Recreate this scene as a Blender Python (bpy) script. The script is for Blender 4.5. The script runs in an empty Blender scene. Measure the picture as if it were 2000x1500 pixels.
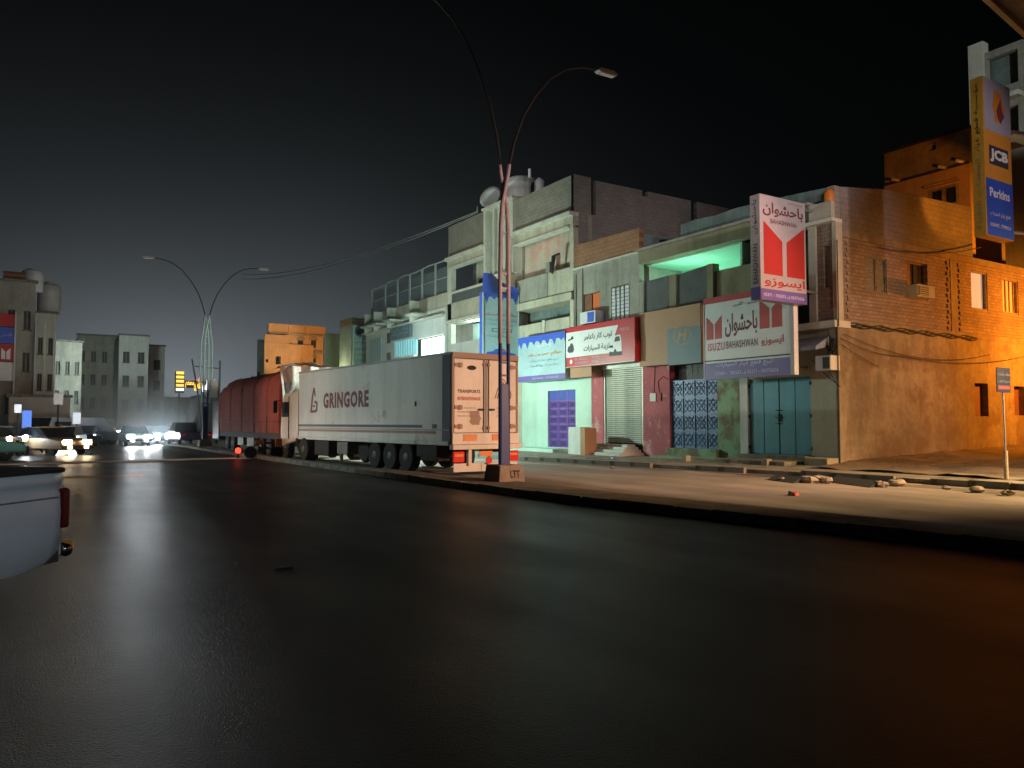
import bpy, math, random
from mathutils import Vector, Matrix
random.seed(7)
R = math.radians
sc = bpy.context.scene
COL = sc.collection

# ------------------------------------------------------------------ camera
H = 1.7
FPX = 1530.0
PITCH = math.atan(75 / FPX)
YAW = R(32.5)
cam_d = bpy.data.cameras.new('camera')
cam_d.sensor_width = 36
cam_d.lens = 36 * FPX / 2000
cam_d.clip_start = 0.1
cam_d.clip_end = 3000
cam = bpy.data.objects.new('camera', cam_d)
COL.objects.link(cam)
cam.location = (0, 0, H)
cam.rotation_euler = (math.pi / 2 + PITCH, 0, -YAW)
sc.camera = cam

# ------------------------------------------------------------------ world, moon, exposure
sc.view_settings.view_transform = 'Standard'
sc.view_settings.look = 'None'
sc.view_settings.exposure = 0
sc.view_settings.gamma = 1
sc.cycles.use_denoising = True
sc.cycles.sample_clamp_indirect = 4
sc.cycles.max_bounces = 6
sc.cycles.volume_bounces = 0
sc.cycles.caustics_reflective = False
sc.cycles.caustics_refractive = False

W = bpy.data.worlds.new('World')
sc.world = W
W.use_nodes = True
nt = W.node_tree
nt.nodes.clear()
N = nt.nodes.new
L = nt.links.new
out = N('ShaderNodeOutputWorld')
sky = N('ShaderNodeTexSky')
sky.sky_type = 'NISHITA'
sky.sun_disc = False
sky.sun_elevation = R(-9)
sky.sun_rotation = R(200)
b1 = N('ShaderNodeBackground')
b1.inputs[1].default_value = 0.05
L(sky.outputs[0], b1.inputs[0])
# the light dome of the town hanging in the dusty air over the far end of the street
tc = N('ShaderNodeTexCoord')
nrm = N('ShaderNodeVectorMath'); nrm.operation = 'NORMALIZE'
L(tc.outputs['Generated'], nrm.inputs[0])
GA = R(9)
def math_node(op, a, b):
    m = N('ShaderNodeMath'); m.operation = op
    for i, v in enumerate((a, b)):
        if isinstance(v, (int, float)): m.inputs[i].default_value = v
        elif v is not None: L(v, m.inputs[i])
    return m.outputs[0]
sep = N('ShaderNodeSeparateXYZ'); L(nrm.outputs[0], sep.inputs[0])
az = math_node('SUBTRACT', math_node('ARCTAN2', sep.outputs[0], sep.outputs[1]), GA)
el = math_node('SUBTRACT', math_node('ARCSINE', sep.outputs[2], None), R(1.5))
dist = math_node('SQRT', math_node('ADD', math_node('POWER', math_node('ABSOLUTE', math_node('MULTIPLY', az, 0.55), None), 2), math_node('POWER', math_node('ABSOLUTE', el, None), 2)), None)
fall = math_node('EXPONENT', math_node('MULTIPLY', dist, -1 / R(5.3)), None)
fall2 = math_node('EXPONENT', math_node('MULTIPLY', dist, -1 / R(14)), None)
nz = N('ShaderNodeTexNoise'); nz.inputs['Scale'].default_value = 2.2; nz.inputs['Detail'].default_value = 2
L(nrm.outputs[0], nz.inputs['Vector'])
nzv = math_node('ADD', math_node('MULTIPLY', nz.outputs['Fac'], 0.5), 0.75)
g1 = math_node('MULTIPLY', math_node('MULTIPLY', fall, 0.33), nzv)
b2 = N('ShaderNodeBackground'); b2.inputs[0].default_value = (0.80, 0.91, 1.0, 1)
L(g1, b2.inputs[1])
b3 = N('ShaderNodeBackground'); b3.inputs[0].default_value = (0.55, 0.8, 1.0, 1)
L(math_node('ADD', math_node('MULTIPLY', fall2, 0.0025), 0.0003), b3.inputs[1])
a1 = N('ShaderNodeAddShader'); a2 = N('ShaderNodeAddShader')
L(b1.outputs[0], a1.inputs[0]); L(b2.outputs[0], a1.inputs[1])
L(a1.outputs[0], a2.inputs[0]); L(b3.outputs[0], a2.inputs[1])
L(a2.outputs[0], out.inputs[0])

def lamp(name, kind, loc, power, color, radius=0.15, target=None, spot=None, blend=0.5, size=None):
    d = bpy.data.lights.new(name, kind)
    d.energy = power
    d.color = color
    if kind in ('POINT', 'SPOT'):
        d.shadow_soft_size = radius
    if kind == 'SPOT':
        d.spot_size = R(spot); d.spot_blend = blend
    if kind == 'AREA':
        d.size = size
    o = bpy.data.objects.new(name, d)
    COL.objects.link(o)
    o.location = loc
    if target is not None:
        o.rotation_euler = (Vector(target) - Vector(loc)).to_track_quat('-Z', 'Y').to_euler()
    return o

moon = lamp('moon', 'SUN', (0, 0, 60), 0.012, (0.8, 0.9, 1.0), target=(10, 30, 0))
moon.data.angle = R(0.5)
# lamps at sources read off the light, with added fill spots among them
PEACH = (1.0, 0.57, 0.47)
SODIUM = (1.0, 0.29, 0.02)
GREENW = (0.72, 1.0, 0.86)
lamp('sodium_lamp_side_street', 'SPOT', (37.0, 12.8, 5.4), 4000, SODIUM, 0.5, target=(34.0, 22, 3.2), spot=150, blend=0.5)
lamp('pale_lamp_behind', 'SPOT', (14.0, -8.0, 9.0), 7000, (1.0, 0.78, 0.76), 0.3, target=(23.6, 17.0, 8.6), spot=20, blend=0.8)
lamp('pale_lamp_across', 'SPOT', (1.5, 33.0, 9.5), 5200, (1.0, 0.97, 0.80), 0.3, target=(24.0, 41.0, 13.2), spot=46, blend=0.8)
lamp('far_block_fill', 'SPOT', (9.0, 86.0, 8.0), 6500, (0.80, 1.0, 0.95), 0.3, target=(9.0, 125.0, 9.0), spot=110, blend=0.6)  # added spot that brightens the blocks at the street's end
lamp('grey_tower_fill', 'SPOT', (20.0, -2.0, 13.0), 9000, (0.92, 1.0, 0.95), 0.3, target=(38.6, 18.3, 17.5), spot=18, blend=0.7)  # made-up source lifting the grey tower out of the dark
lamp('side_parapet_fill', 'SPOT', (8.0, -9.0, 9.5), 15000, (1.0, 0.88, 0.86), 0.3, target=(28.5, 32.0, 12.4), spot=19, blend=0.8)  # added to reach the block side wall over the lower roofs
lamp('sodium_fill_upper', 'SPOT', (27.5, 12.2, 9.3), 1100, SODIUM, 0.2, target=(34.0, 20.0, 11.6), spot=36, blend=0.4)  # extra orange spot put in for the upper ochre building
lamp('warm_lamp_behind', 'SPOT', (20.5, -3.0, 7.0), 12000, PEACH, 0.3, target=(15.5, 20, 4.2), spot=44, blend=0.45)
lamp('warm_kerb_lamp', 'SPOT', (24.4, 5.0, 5.4), 3600, (1.0, 0.58, 0.28), 0.9, target=(24.6, 14.8, 0.4), spot=98, blend=0.7)
lamp('warm_road_fill', 'SPOT', (24.4, 4.4, 6.0), 10500, (1.0, 0.64, 0.30), 0.6, target=(19.2, 12.5, 0), spot=76, blend=0.9)  # second spot added to lift the far carriageway
lamp('shop_floodlight', 'POINT', (16.4, 34.5, 4.1), 3000, GREENW, 0.2)
lamp('cool_trailer_fill', 'SPOT', (-7.0, 34.0, 8.0), 5200, (0.80, 1.0, 0.92), 0.3, target=(12, 29, 3.0), spot=46, blend=0.9)  # unseen fill aimed at the trailer side
lamp('cool_pickup_fill', 'SPOT', (4.0, -5.0, 7.0), 1700, (0.74, 0.88, 1.0), 0.3, target=(-1.0, 7.0, 1.0), spot=26, blend=0.8)  # added behind the camera to lighten the pickup bed
lamp('warm_truck_fill', 'SPOT', (-7.0, 46.0, 8.0), 6500, (1.0, 0.66, 0.42), 0.3, target=(10.5, 37.5, 2.6), spot=38, blend=0.9)  # warm tint added for the trailer front and the red truck

# ------------------------------------------------------------------ photo-to-place helpers
_fw = Vector((math.sin(YAW) * math.cos(PITCH), math.cos(YAW) * math.cos(PITCH), math.sin(PITCH)))
_rt = Vector((math.cos(YAW), -math.sin(YAW), 0))
_up = _rt.cross(_fw)
_C = Vector((0, 0, H))
def _ray(x, y): return _fw + _rt * ((x - 1000) / FPX) - _up * ((y - 750) / FPX)
def onX(x, y, X=24.0):
    d = _ray(x, y); return _C + d * (X / d.x)
def onY(x, y, Y):
    d = _ray(x, y); return _C + d * (Y / d.y)
def onZ(x, y, Z=0.0):
    d = _ray(x, y); return _C + d * ((Z - H) / d.z)
XF = 24.0
def FY(px, X=XF): return onX(px, 700, X).y
def FZ(px, py, X=XF): return onX(px, py, X).z

# ------------------------------------------------------------------ mesh helpers
OFF = {}
def thing(name, label, cat, loc=(0, 0, 0), rotz=0, group=None, local=False):
    o = bpy.data.objects.new(name, None)
    o.empty_display_size = 0.3
    COL.objects.link(o)
    o.location = loc
    o.rotation_euler = (0, 0, rotz)
    o['label'] = label; o['category'] = cat
    if group: o['group'] = group
    OFF[o.name] = Vector((0, 0, 0)) if local else Vector(loc)
    return o
def tag(o, label, cat=None, group=None, kind=None):
    o['label'] = label
    if cat: o['category'] = cat
    if group: o['group'] = group
    if kind: o['kind'] = kind
    return o
def copy_tree(o, parent=None):
    c = o.copy(); COL.objects.link(c)
    c.parent = parent
    OFF[c.name] = Vector((0, 0, 0))
    for ch in list(o.children):
        if ch is not c: copy_tree(ch, c)
    return c

class MB:
    def __init__(s): s.v = []; s.f = []
    def add(s, vs, fs):
        n = len(s.v)
        s.v += [tuple(v) for v in vs]
        s.f += [tuple(i + n for i in f) for f in fs]
        return s
    def box(s, x0, x1, y0, y1, z0, z1):
        if x0 > x1: x0, x1 = x1, x0
        if y0 > y1: y0, y1 = y1, y0
        if z0 > z1: z0, z1 = z1, z0
        return s.add([(x0, y0, z0), (x1, y0, z0), (x1, y1, z0), (x0, y1, z0), (x0, y0, z1), (x1, y0, z1), (x1, y1, z1), (x0, y1, z1)],
                     [(0, 3, 2, 1), (4, 5, 6, 7), (0, 1, 5, 4), (1, 2, 6, 5), (2, 3, 7, 6), (3, 0, 4, 7)])
    def hexa(s, p):   # eight corners, bottom four then top four, counter-clockwise
        return s.add(p, [(0, 3, 2, 1), (4, 5, 6, 7), (0, 1, 5, 4), (1, 2, 6, 5), (2, 3, 7, 6), (3, 0, 4, 7)])
    def tube(s, pts, r, n=8, r2=None):
        pts = [Vector(p) for p in pts]
        rings = []
        pu = None
        for i, p in enumerate(pts):
            a = pts[max(i - 1, 0)]; b = pts[min(i + 1, len(pts) - 1)]
            d = (b - a).normalized()
            if pu is None:
                u = d.cross(Vector((0, 0, 1)))
                if u.length < 0.2: u = d.cross(Vector((1, 0, 0)))
            else:
                u = pu - d * pu.dot(d)
            u.normalize(); w = d.cross(u); pu = u
            rr = r if r2 is None else r + (r2 - r) * i / (len(pts) - 1)
            rings.append([p + (u * math.cos(2 * math.pi * k / n) + w * math.sin(2 * math.pi * k / n)) * rr for k in range(n)])
        vs = [v for ring in rings for v in ring]
        fs = []
        for i in range(len(pts) - 1):
            for k in range(n):
                fs.append((i * n + k, i * n + (k + 1) % n, (i + 1) * n + (k + 1) % n, (i + 1) * n + k))
        fs.append(tuple(range(n))[::-1]); fs.append(tuple((len(pts) - 1) * n + k for k in range(n)))
        return s.add(vs, fs)
    def prism(s, poly, o, r, u, d):   # 2-D outline at origin o, axes r and u, thickness d along r x u
        o, r, u = Vector(o), Vector(r), Vector(u)
        nn = r.cross(u).normalized() * d
        a = [o + r * x + u * y for x, y in poly]
        b = [p + nn for p in a]
        n = len(a)
        fs = [tuple(range(n))[::-1], tuple(range(n, 2 * n))]
        fs += [(i, (i + 1) % n, n + (i + 1) % n, n + i) for i in range(n)]
        return s.add(a + b, fs)
    def lathe(s, prof, c, n=20, axis='z'):
        vs = []; fs = []
        c = Vector(c)
        for (r, h) in prof:
            for k in range(n):
                a = 2 * math.pi * k / n
                p = (r * math.cos(a), r * math.sin(a), h)
                if axis == 'x': p = (h, p[0], p[1])
                if axis == 'y': p = (p[0], h, p[1])
                vs.append(c + Vector(p))
        m = len(prof)
        for i in range(m - 1):
            for k in range(n):
                fs.append((i * n + k, i * n + (k + 1) % n, (i + 1) * n + (k + 1) % n, (i + 1) * n + k))
        fs.append(tuple(range(n))[::-1]); fs.append(tuple((m - 1) * n + k for k in range(n)))
        return s.add(vs, fs)
    def build(s, name, mat, parent=None, bevel=0, smooth=False, kind=None, fix=True):
        me = bpy.data.meshes.new(name)
        off = OFF.get(parent.name, Vector((0, 0, 0))) if parent else Vector((0, 0, 0))
        me.from_pydata([tuple(Vector(v) - off) for v in s.v], [], s.f)
        me.materials.append(mat)
        if fix:
            import bmesh
            bm = bmesh.new(); bm.from_mesh(me)
            bmesh.ops.recalc_face_normals(bm, faces=bm.faces)
            bm.to_mesh(me); bm.free()
        if smooth:
            me.polygons.foreach_set('use_smooth', [True] * len(me.polygons))
        me.update()
        o = bpy.data.objects.new(name, me)
        COL.objects.link(o)
        if parent:
            o.parent = parent
            OFF[o.name] = off
        if kind: o['kind'] = kind
        if bevel:
            m = o.modifiers.new('bevel', 'BEVEL'); m.width = bevel; m.segments = 2; m.limit_method = 'ANGLE'
        return o
def boxp(name, mat, parent, *b, **k): return MB().box(*b).build(name, mat, parent, **k)
def piece(src, name, parent, loc, rot=None, scale=None):   # another object with the same mesh
    o = bpy.data.objects.new(name, src.data)
    COL.objects.link(o)
    o.parent = parent
    off = OFF.get(parent.name, Vector((0, 0, 0))) if parent else Vector((0, 0, 0))
    o.location = Vector(loc) - off
    if rot: o.rotation_euler = rot
    if scale: o.scale = scale
    OFF[o.name] = off
    return o
def mesh_only(mb, mat):
    o = mb.build('piece', mat)
    me = o.data
    bpy.data.objects.remove(o)
    class Src: pass
    s = Src(); s.data = me
    return s

# ------------------------------------------------------------------ materials
def mat(name, col, rough=0.8, metal=0.0, var=0.25, scale=1.5, bump=0.0, bscale=30, streak=0.0, dirt=None, dirt_amt=0.0,
        emit=None, estr=0, brick=None, spec=0.5, coat=0.0):
    m = bpy.data.materials.new(name)
    m.use_nodes = True
    t = m.node_tree; n = t.nodes; l = t.links
    p = n['Principled BSDF']
    p.inputs['Roughness'].default_value = rough
    p.inputs['Metallic'].default_value = metal
    p.inputs['Specular IOR Level'].default_value = spec
    if coat: p.inputs['Coat Weight'].default_value = coat
    tcn = n.new('ShaderNodeTexCoord')
    src = tcn.outputs['Object']
    c = n.new('ShaderNodeRGB'); c.outputs[0].default_value = (*col, 1)
    cur = c.outputs[0]
    def mix(a, b, f, typ='MIX'):
        x = n.new('ShaderNodeMix'); x.data_type = 'RGBA'; x.blend_type = typ
        if isinstance(f, (int, float)): x.inputs[0].default_value = f
        else: l.new(f, x.inputs[0])
        for i, v in ((6, a), (7, b)):
            if isinstance(v, tuple): x.inputs[i].default_value = (*v, 1)
            else: l.new(v, x.inputs[i])
        return x.outputs[2]
    def noise(sc_, det=5, vec=None, r=0.6):
        x = n.new('ShaderNodeTexNoise'); x.inputs['Scale'].default_value = sc_; x.inputs['Detail'].default_value = det
        x.inputs['Roughness'].default_value = r
        l.new(vec or src, x.inputs['Vector']); return x.outputs['Fac']
    def ramp(f, a, b):
        x = n.new('ShaderNodeMapRange'); x.inputs[1].default_value = a; x.inputs[2].default_value = b
        l.new(f, x.inputs[0]); return x.outputs[0]
    bh = None
    if brick:
        ax, bw, bhh, mort, c2 = brick
        sep = n.new('ShaderNodeSeparateXYZ'); l.new(src, sep.inputs[0])
        cmb = n.new('ShaderNodeCombineXYZ')
        l.new(sep.outputs[ax], cmb.inputs[0]); l.new(sep.outputs[2], cmb.inputs[1])
        bt = n.new('ShaderNodeTexBrick')
        l.new(cmb.outputs[0], bt.inputs['Vector'])
        bt.inputs['Scale'].default_value = 1
        bt.inputs['Brick Width'].default_value = bw
        bt.inputs['Row Height'].default_value = bhh
        bt.inputs['Mortar Size'].default_value = mort
        bt.inputs['Mortar Smooth'].default_value = 0.3
        bt.inputs['Color1'].default_value = (*col, 1)
        bt.inputs['Color2'].default_value = (*c2, 1)
        bt.inputs['Mortar'].default_value = (*[v * 0.55 for v in col], 1)
        cur = bt.outputs['Color']; bh = bt.outputs['Fac']
    if var:
        f = ramp(noise(scale, 6), 0.3, 0.75)
        cur = mix(cur, mix(cur, tuple([1 - var] * 3), 1.0, 'MULTIPLY'), f)
        f = ramp(noise(scale * 9, 4), 0.35, 0.7)
        cur = mix(cur, mix(cur, tuple([1 - var * 0.5] * 3), 1.0, 'MULTIPLY'), f)
    if streak:
        mp = n.new('ShaderNodeMapping'); mp.inputs['Scale'].default_value = (1.25, 1.25, 0.16)
        l.new(src, mp.inputs[0])
        f = ramp(noise(1.1, 7, mp.outputs[0], 0.7), 0.45, 0.75)
        cur = mix(cur, mix(cur, tuple([1 - streak] * 3), 1.0, 'MULTIPLY'), f)
    if dirt:
        f = ramp(noise(scale * 0.8 + 0.3, 8, None, 0.7), 0.62 - dirt_amt * 0.3, 0.68 - dirt_amt * 0.2)
        cur = mix(cur, dirt, f)
    l.new(cur, p.inputs['Base Color'])
    if bump or bh is not None:
        b = n.new('ShaderNodeBump'); b.inputs['Strength'].default_value = max(bump, 0.5 if bh is not None else 0)
        b.inputs['Distance'].default_value = 0.02
        hsrc = noise(bscale, 6)
        if bh is not None:
            mm = n.new('ShaderNodeMath'); mm.operation = 'SUBTRACT'; mm.inputs[0].default_value = 1
            l.new(bh, mm.inputs[1])
            m2 = n.new('ShaderNodeMath'); m2.operation = 'MULTIPLY_ADD'; l.new(hsrc, m2.inputs[0]); m2.inputs[1].default_value = 0.6
            l.new(mm.outputs[0], m2.inputs[2]); hsrc = m2.outputs[0]
        l.new(hsrc, b.inputs['Height']); l.new(b.outputs[0], p.inputs['Normal'])
    if emit:
        p.inputs['Emission Color'].default_value = (*emit, 1)
        p.inputs['Emission Strength'].default_value = estr
    return m

def arabic(s):
    T = {}
    base = [('ء', 0xFE80, 1), ('آ', 0xFE81, 2), ('أ', 0xFE83, 2), ('ؤ', 0xFE85, 2), ('إ', 0xFE87, 2), ('ئ', 0xFE89, 4), ('ا', 0xFE8D, 2),
            ('ب', 0xFE8F, 4), ('ة', 0xFE93, 2), ('ت', 0xFE95, 4), ('ث', 0xFE99, 4), ('ج', 0xFE9D, 4), ('ح', 0xFEA1, 4), ('خ', 0xFEA5, 4),
            ('د', 0xFEA9, 2), ('ذ', 0xFEAB, 2), ('ر', 0xFEAD, 2), ('ز', 0xFEAF, 2), ('س', 0xFEB1, 4), ('ش', 0xFEB5, 4), ('ص', 0xFEB9, 4),
            ('ض', 0xFEBD, 4), ('ط', 0xFEC1, 4), ('ظ', 0xFEC5, 4), ('ع', 0xFEC9, 4), ('غ', 0xFECD, 4), ('ف', 0xFED1, 4), ('ق', 0xFED5, 4),
            ('ك', 0xFED9, 4), ('ل', 0xFEDD, 4), ('م', 0xFEE1, 4), ('ن', 0xFEE5, 4), ('ه', 0xFEE9, 4), ('و', 0xFEED, 2), ('ى', 0xFEEF, 2),
            ('ي', 0xFEF1, 4)]
    for c, b, k in base: T[c] = (b, k)
    outw = []
    for w in s.split(' '):
        if not any(c in T for c in w):
            outw.append(w); continue
        w = w.replace('لا', '\x01')
        T['\x01'] = (0xFEFB, 2)
        r = ''
        for i, c in enumerate(w):
            if c not in T: r += c; continue
            b, k = T[c]
            pj = i > 0 and w[i - 1] in T and T[w[i - 1]][1] == 4
            nj = i < len(w) - 1 and w[i + 1] in T and T[w[i + 1]][1] >= 2
            if k == 4: r += chr(b + (3 if pj and nj else 2 if nj else 1 if pj else 0))
            elif k == 2: r += chr(b + (1 if pj else 0))
            else: r += chr(b)
        outw.append(r[::-1])
    return ' '.join(outw[::-1])

def text(body, o, r, u, w, h, m, parent, name='lettering', bold=0.0, shear=0.0, ar=False, eps=0.006, gap=1.0):
    """flat lettering filling the w x h box whose lower-left corner is o, on the plane of r and u"""
    c = bpy.data.curves.new(name, 'FONT')
    c.body = arabic(body) if ar else body
    c.resolution_u = 2
    c.offset = bold
    c.shear = shear
    c.space_character = gap
    ob = bpy.data.objects.new('lettering_source', c)
    COL.objects.link(ob)
    dg = bpy.context.evaluated_depsgraph_get()
    me = bpy.data.meshes.new_from_object(ob.evaluated_get(dg))
    bpy.data.objects.remove(ob)
    if not me.vertices: return None
    xs = [v.co.x for v in me.vertices]; ys = [v.co.y for v in me.vertices]
    x0, x1, y0, y1 = min(xs), max(xs), min(ys), max(ys)
    o, r, u = Vector(o), Vector(r).normalized(), Vector(u).normalized()
    n = r.cross(u) * eps
    off = OFF.get(parent.name, Vector((0, 0, 0))) if parent else Vector((0, 0, 0))
    for v in me.vertices:
        a = (v.co.x - x0) / (x1 - x0) * w; b = (v.co.y - y0) / (y1 - y0) * h
        v.co = o + r * a + u * b + n - off
    me.name = name
    me.materials.clear(); me.materials.append(m)
    me.update()
    t = bpy.data.objects.new(name, me)
    COL.objects.link(t)
    t.parent = parent
    OFF[t.name] = off
    return t
def shape(poly, o, r, u, m, parent, name, t=0.006, off=0.003):
    o, r, u = Vector(o), Vector(r).normalized(), Vector(u).normalized()
    n = r.cross(u).normalized()
    return MB().prism(poly, o + n * off, r, u, t).build(name, m, parent)
# ------------------------------------------------------------------ the materials of the place
M = {}
M['asphalt_near'] = None
def asphalt(name, col, rough, bump):
    m = bpy.data.materials.new(name); m.use_nodes = True
    t = m.node_tree; n = t.nodes; l = t.links; p = n['Principled BSDF']
    tcn = n.new('ShaderNodeTexCoord'); src = tcn.outputs['Object']
    def noise(s, d, r=0.6, vec=None, dist=0):
        x = n.new('ShaderNodeTexNoise'); x.inputs['Scale'].default_value = s; x.inputs['Detail'].default_value = d
        x.inputs['Roughness'].default_value = r; x.inputs['Distortion'].default_value = dist
        l.new(vec or src, x.inputs['Vector']); return x.outputs['Fac']
    def mr(f, a, b, c, d):
        x = n.new('ShaderNodeMapRange'); 
        for i, v in enumerate((a, b, c, d)): x.inputs[i + 1].default_value = v
        l.new(f, x.inputs[0]); return x.outputs[0]
    def mm(op, a, b):
        x = n.new('ShaderNodeMath'); x.operation = op
        for i, v in enumerate((a, b)):
            if isinstance(v, (int, float)): x.inputs[i].default_value = v
            else: l.new(v, x.inputs[i])
        return x.outputs[0]
    mp = n.new('ShaderNodeMapping'); mp.inputs['Scale'].default_value = (1, 0.06, 1); l.new(src, mp.inputs[0])
    lanes = noise(0.9, 4, 0.5, mp.outputs[0])
    big = noise(0.35, 6, 0.6, None, 0.4)
    fine = noise(110, 4, 0.7)
    k = mm('MULTIPLY', mr(big, 0.3, 0.7, 0.75, 1.25), mm('MULTIPLY', mr(lanes, 0.3, 0.7, 0.7, 1.3), mr(fine, 0.3, 0.7, 0.6, 1.4)))
    v = n.new('ShaderNodeVectorMath'); v.operation = 'SCALE'; v.inputs[0].default_value = col; l.new(k, v.inputs['Scale'])
    l.new(v.outputs[0], p.inputs['Base Color'])
    l.new(mr(mm('ADD', big, lanes), 0.7, 1.3, rough - 0.07, rough + 0.09), p.inputs['Roughness'])
    vo = n.new('ShaderNodeTexVoronoi'); vo.inputs['Scale'].default_value = 85; l.new(src, vo.inputs['Vector'])
    hh = mm('ADD', mm('MULTIPLY', vo.outputs['Distance'], 0.9), mm('ADD', mm('MULTIPLY', fine, 0.8), mm('MULTIPLY', noise(7, 4), 0.8)))
    p.inputs['Specular IOR Level'].default_value = 0.075 if rough < .6 else 0.3
    b = n.new('ShaderNodeBump'); b.inputs['Strength'].default_value = bump; b.inputs['Distance'].default_value = 0.012
    l.new(hh, b.inputs['Height']); l.new(b.outputs[0], p.inputs['Normal'])
    return m
M['asphalt_near'] = asphalt('worn_dim_asphalt', (0.014, 0.014, 0.014), 0.36, 0.55)  # darkness of the unlit near side partly put into the colour
M['asphalt_far'] = asphalt('dusty_lit_asphalt', (0.27, 0.235, 0.20), 0.85, 0.3)  # dusty tan, raised further to carry lamplight in the colour
M['dirt'] = mat('dirt', (0.21, 0.16, 0.11), 0.95, var=0.6, scale=0.8, bump=0.9, bscale=7, dirt=(0.07, 0.055, 0.04), dirt_amt=0.35)
M['kerb'] = mat('kerb_concrete', (0.24, 0.24, 0.21), 0.9, var=0.45, scale=2.5, bump=0.5, bscale=18, dirt=(0.08, 0.07, 0.06), dirt_amt=0.3)
M['median'] = mat('dusty_median', (0.20, 0.17, 0.13), 0.95, var=0.45, scale=1.5, bump=0.5, bscale=14, dirt=(0.08, 0.07, 0.05), dirt_amt=0.3)
M['pave'] = mat('pavement_concrete', (0.30, 0.27, 0.22), 0.92, var=0.45, scale=1.2, bump=0.5, bscale=12, dirt=(0.10, 0.085, 0.06), dirt_amt=0.35)
M['render'] = mat('grey_render', (0.40, 0.39, 0.33), 0.92, var=0.35, scale=0.8, bump=0.3, bscale=20, streak=0.45)
M['cream'] = mat('cream_render', (0.58, 0.54, 0.42), 0.9, var=0.3, scale=0.7, bump=0.25, bscale=18, streak=0.4)
M['trim'] = mat('pale_trim', (0.72, 0.72, 0.62), 0.85, var=0.25, scale=1.2, bump=0.2, streak=0.3)
M['block'] = mat('block_wall', (0.34, 0.32, 0.27), 0.95, var=0.35, scale=1.0, bump=0.6, bscale=25, brick=(1, 0.4, 0.2, 0.008, (0.30, 0.28, 0.235)))
M['block_x'] = mat('block_wall_side', (0.30, 0.27, 0.25), 0.95, var=0.35, scale=0.6, bump=0.6, bscale=25, brick=(0, 0.4, 0.2, 0.008, (0.26, 0.24, 0.22)))
M['brick_x'] = mat('brick_wall_side', (0.38, 0.27, 0.20), 0.95, var=0.4, scale=0.9, bump=0.7, bscale=25, brick=(0, 0.30, 0.13, 0.013, (0.28, 0.2, 0.15)))
M['brick_y'] = mat('brick_wall_front', (0.38, 0.27, 0.20), 0.95, var=0.4, scale=0.9, bump=0.7, bscale=25, brick=(1, 0.30, 0.13, 0.013, (0.28, 0.2, 0.15)))
M['redbrick'] = mat('brown_block_parapet', (0.42, 0.21, 0.12), 0.95, var=0.35, scale=1.0, bump=0.5, bscale=25, brick=(1, 0.4, 0.2, 0.012, (0.36, 0.18, 0.1)))
M['stain'] = mat('stained_plaster', (0.42, 0.34, 0.24), 0.95, var=0.55, scale=0.45, bump=0.6, bscale=6, streak=0.35, dirt=(0.2, 0.14, 0.09), dirt_amt=0.42)
M['beam'] = mat('olive_beam', (0.30, 0.27, 0.17), 0.9, var=0.35, scale=1.2, bump=0.2, streak=0.35)
M['teal_roof'] = mat('weathered_teal_parapet', (0.20, 0.27, 0.26), 0.9, var=0.5, scale=1.3, bump=0.4, bscale=10, streak=0.5)
M['mint'] = mat('mint_paint', (0.52, 0.72, 0.61), 0.8, var=0.15, scale=0.9, bump=0.1, streak=0.15)
M['mintroom'] = mat('mint_room_paint', (0.42, 0.76, 0.60), 0.8, var=0.1, scale=0.9)
M['white'] = mat('white_wall', (0.72, 0.73, 0.69), 0.85, var=0.18, scale=1.0, bump=0.15, streak=0.25)
M['beigewall'] = mat('beige_wall', (0.52, 0.48, 0.38), 0.9, var=0.2, scale=0.9, bump=0.2, streak=0.2)
M['pinkwall'] = mat('dusty_red_wall', (0.50, 0.13, 0.15), 0.85, var=0.35, scale=0.9, bump=0.2, dirt=(0.55, 0.30, 0.30), dirt_amt=0.22)
M['green_peel'] = mat('peeling_green_wall', (0.30, 0.45, 0.28), 0.9, var=0.3, scale=1.5, bump=0.7, bscale=12, dirt=(0.20, 0.15, 0.10), dirt_amt=0.45)
M['teal'] = mat('teal_door_paint', (0.05, 0.27, 0.36), 0.5, var=0.25, scale=1.2, bump=0.05, streak=0.3)
M['bluedoor'] = mat('blue_door_paint', (0.09, 0.18, 0.42), 0.45, var=0.35, scale=3)
M['blueorn'] = mat('blue_door_ornament', (0.16, 0.27, 0.48), 0.4, var=0.3, scale=4)
M['purple'] = mat('violet_door_paint', (0.24, 0.13, 0.52), 0.5, var=0.35, scale=2)
M['purpleorn'] = mat('violet_door_ornament', (0.05, 0.03, 0.14), 0.5, var=0.3, scale=3)
M['blueflat'] = mat('blue_panel_paint', (0.06, 0.10, 0.42), 0.5, var=0.2)
M['shutter'] = mat('galvanised_shutter', (0.68, 0.70, 0.60), 0.5, metal=0.2, var=0.3, scale=1.3, streak=0.4)
M['dark'] = mat('dark_void', (0.02, 0.02, 0.018), 0.95, var=0)
M['darkgrey'] = mat('dark_grey_paint', (0.05, 0.052, 0.055), 0.6, var=0.3)
M['mesh'] = mat('grey_screen_cloth', (0.12, 0.125, 0.125), 0.8, var=0.35, scale=1.5)
M['metal'] = mat('grey_steel', (0.30, 0.31, 0.31), 0.5, metal=0.5, var=0.25)
M['paleframe'] = mat('pale_steel_frame', (0.55, 0.60, 0.58), 0.5, metal=0.2, var=0.2)
M['wood'] = mat('brown_shutter_wood', (0.22, 0.09, 0.05), 0.7, var=0.3, scale=4)
M['signwhite'] = mat('sign_white', (0.74, 0.76, 0.76), 0.45, var=0.12, scale=1.5)
M['signpink'] = mat('sign_white_aged', (0.48, 0.43, 0.43), 0.45, var=0.15, scale=1.5)
M['red'] = mat('sign_red', (0.50, 0.02, 0.03), 0.4, var=0.15)
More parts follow.
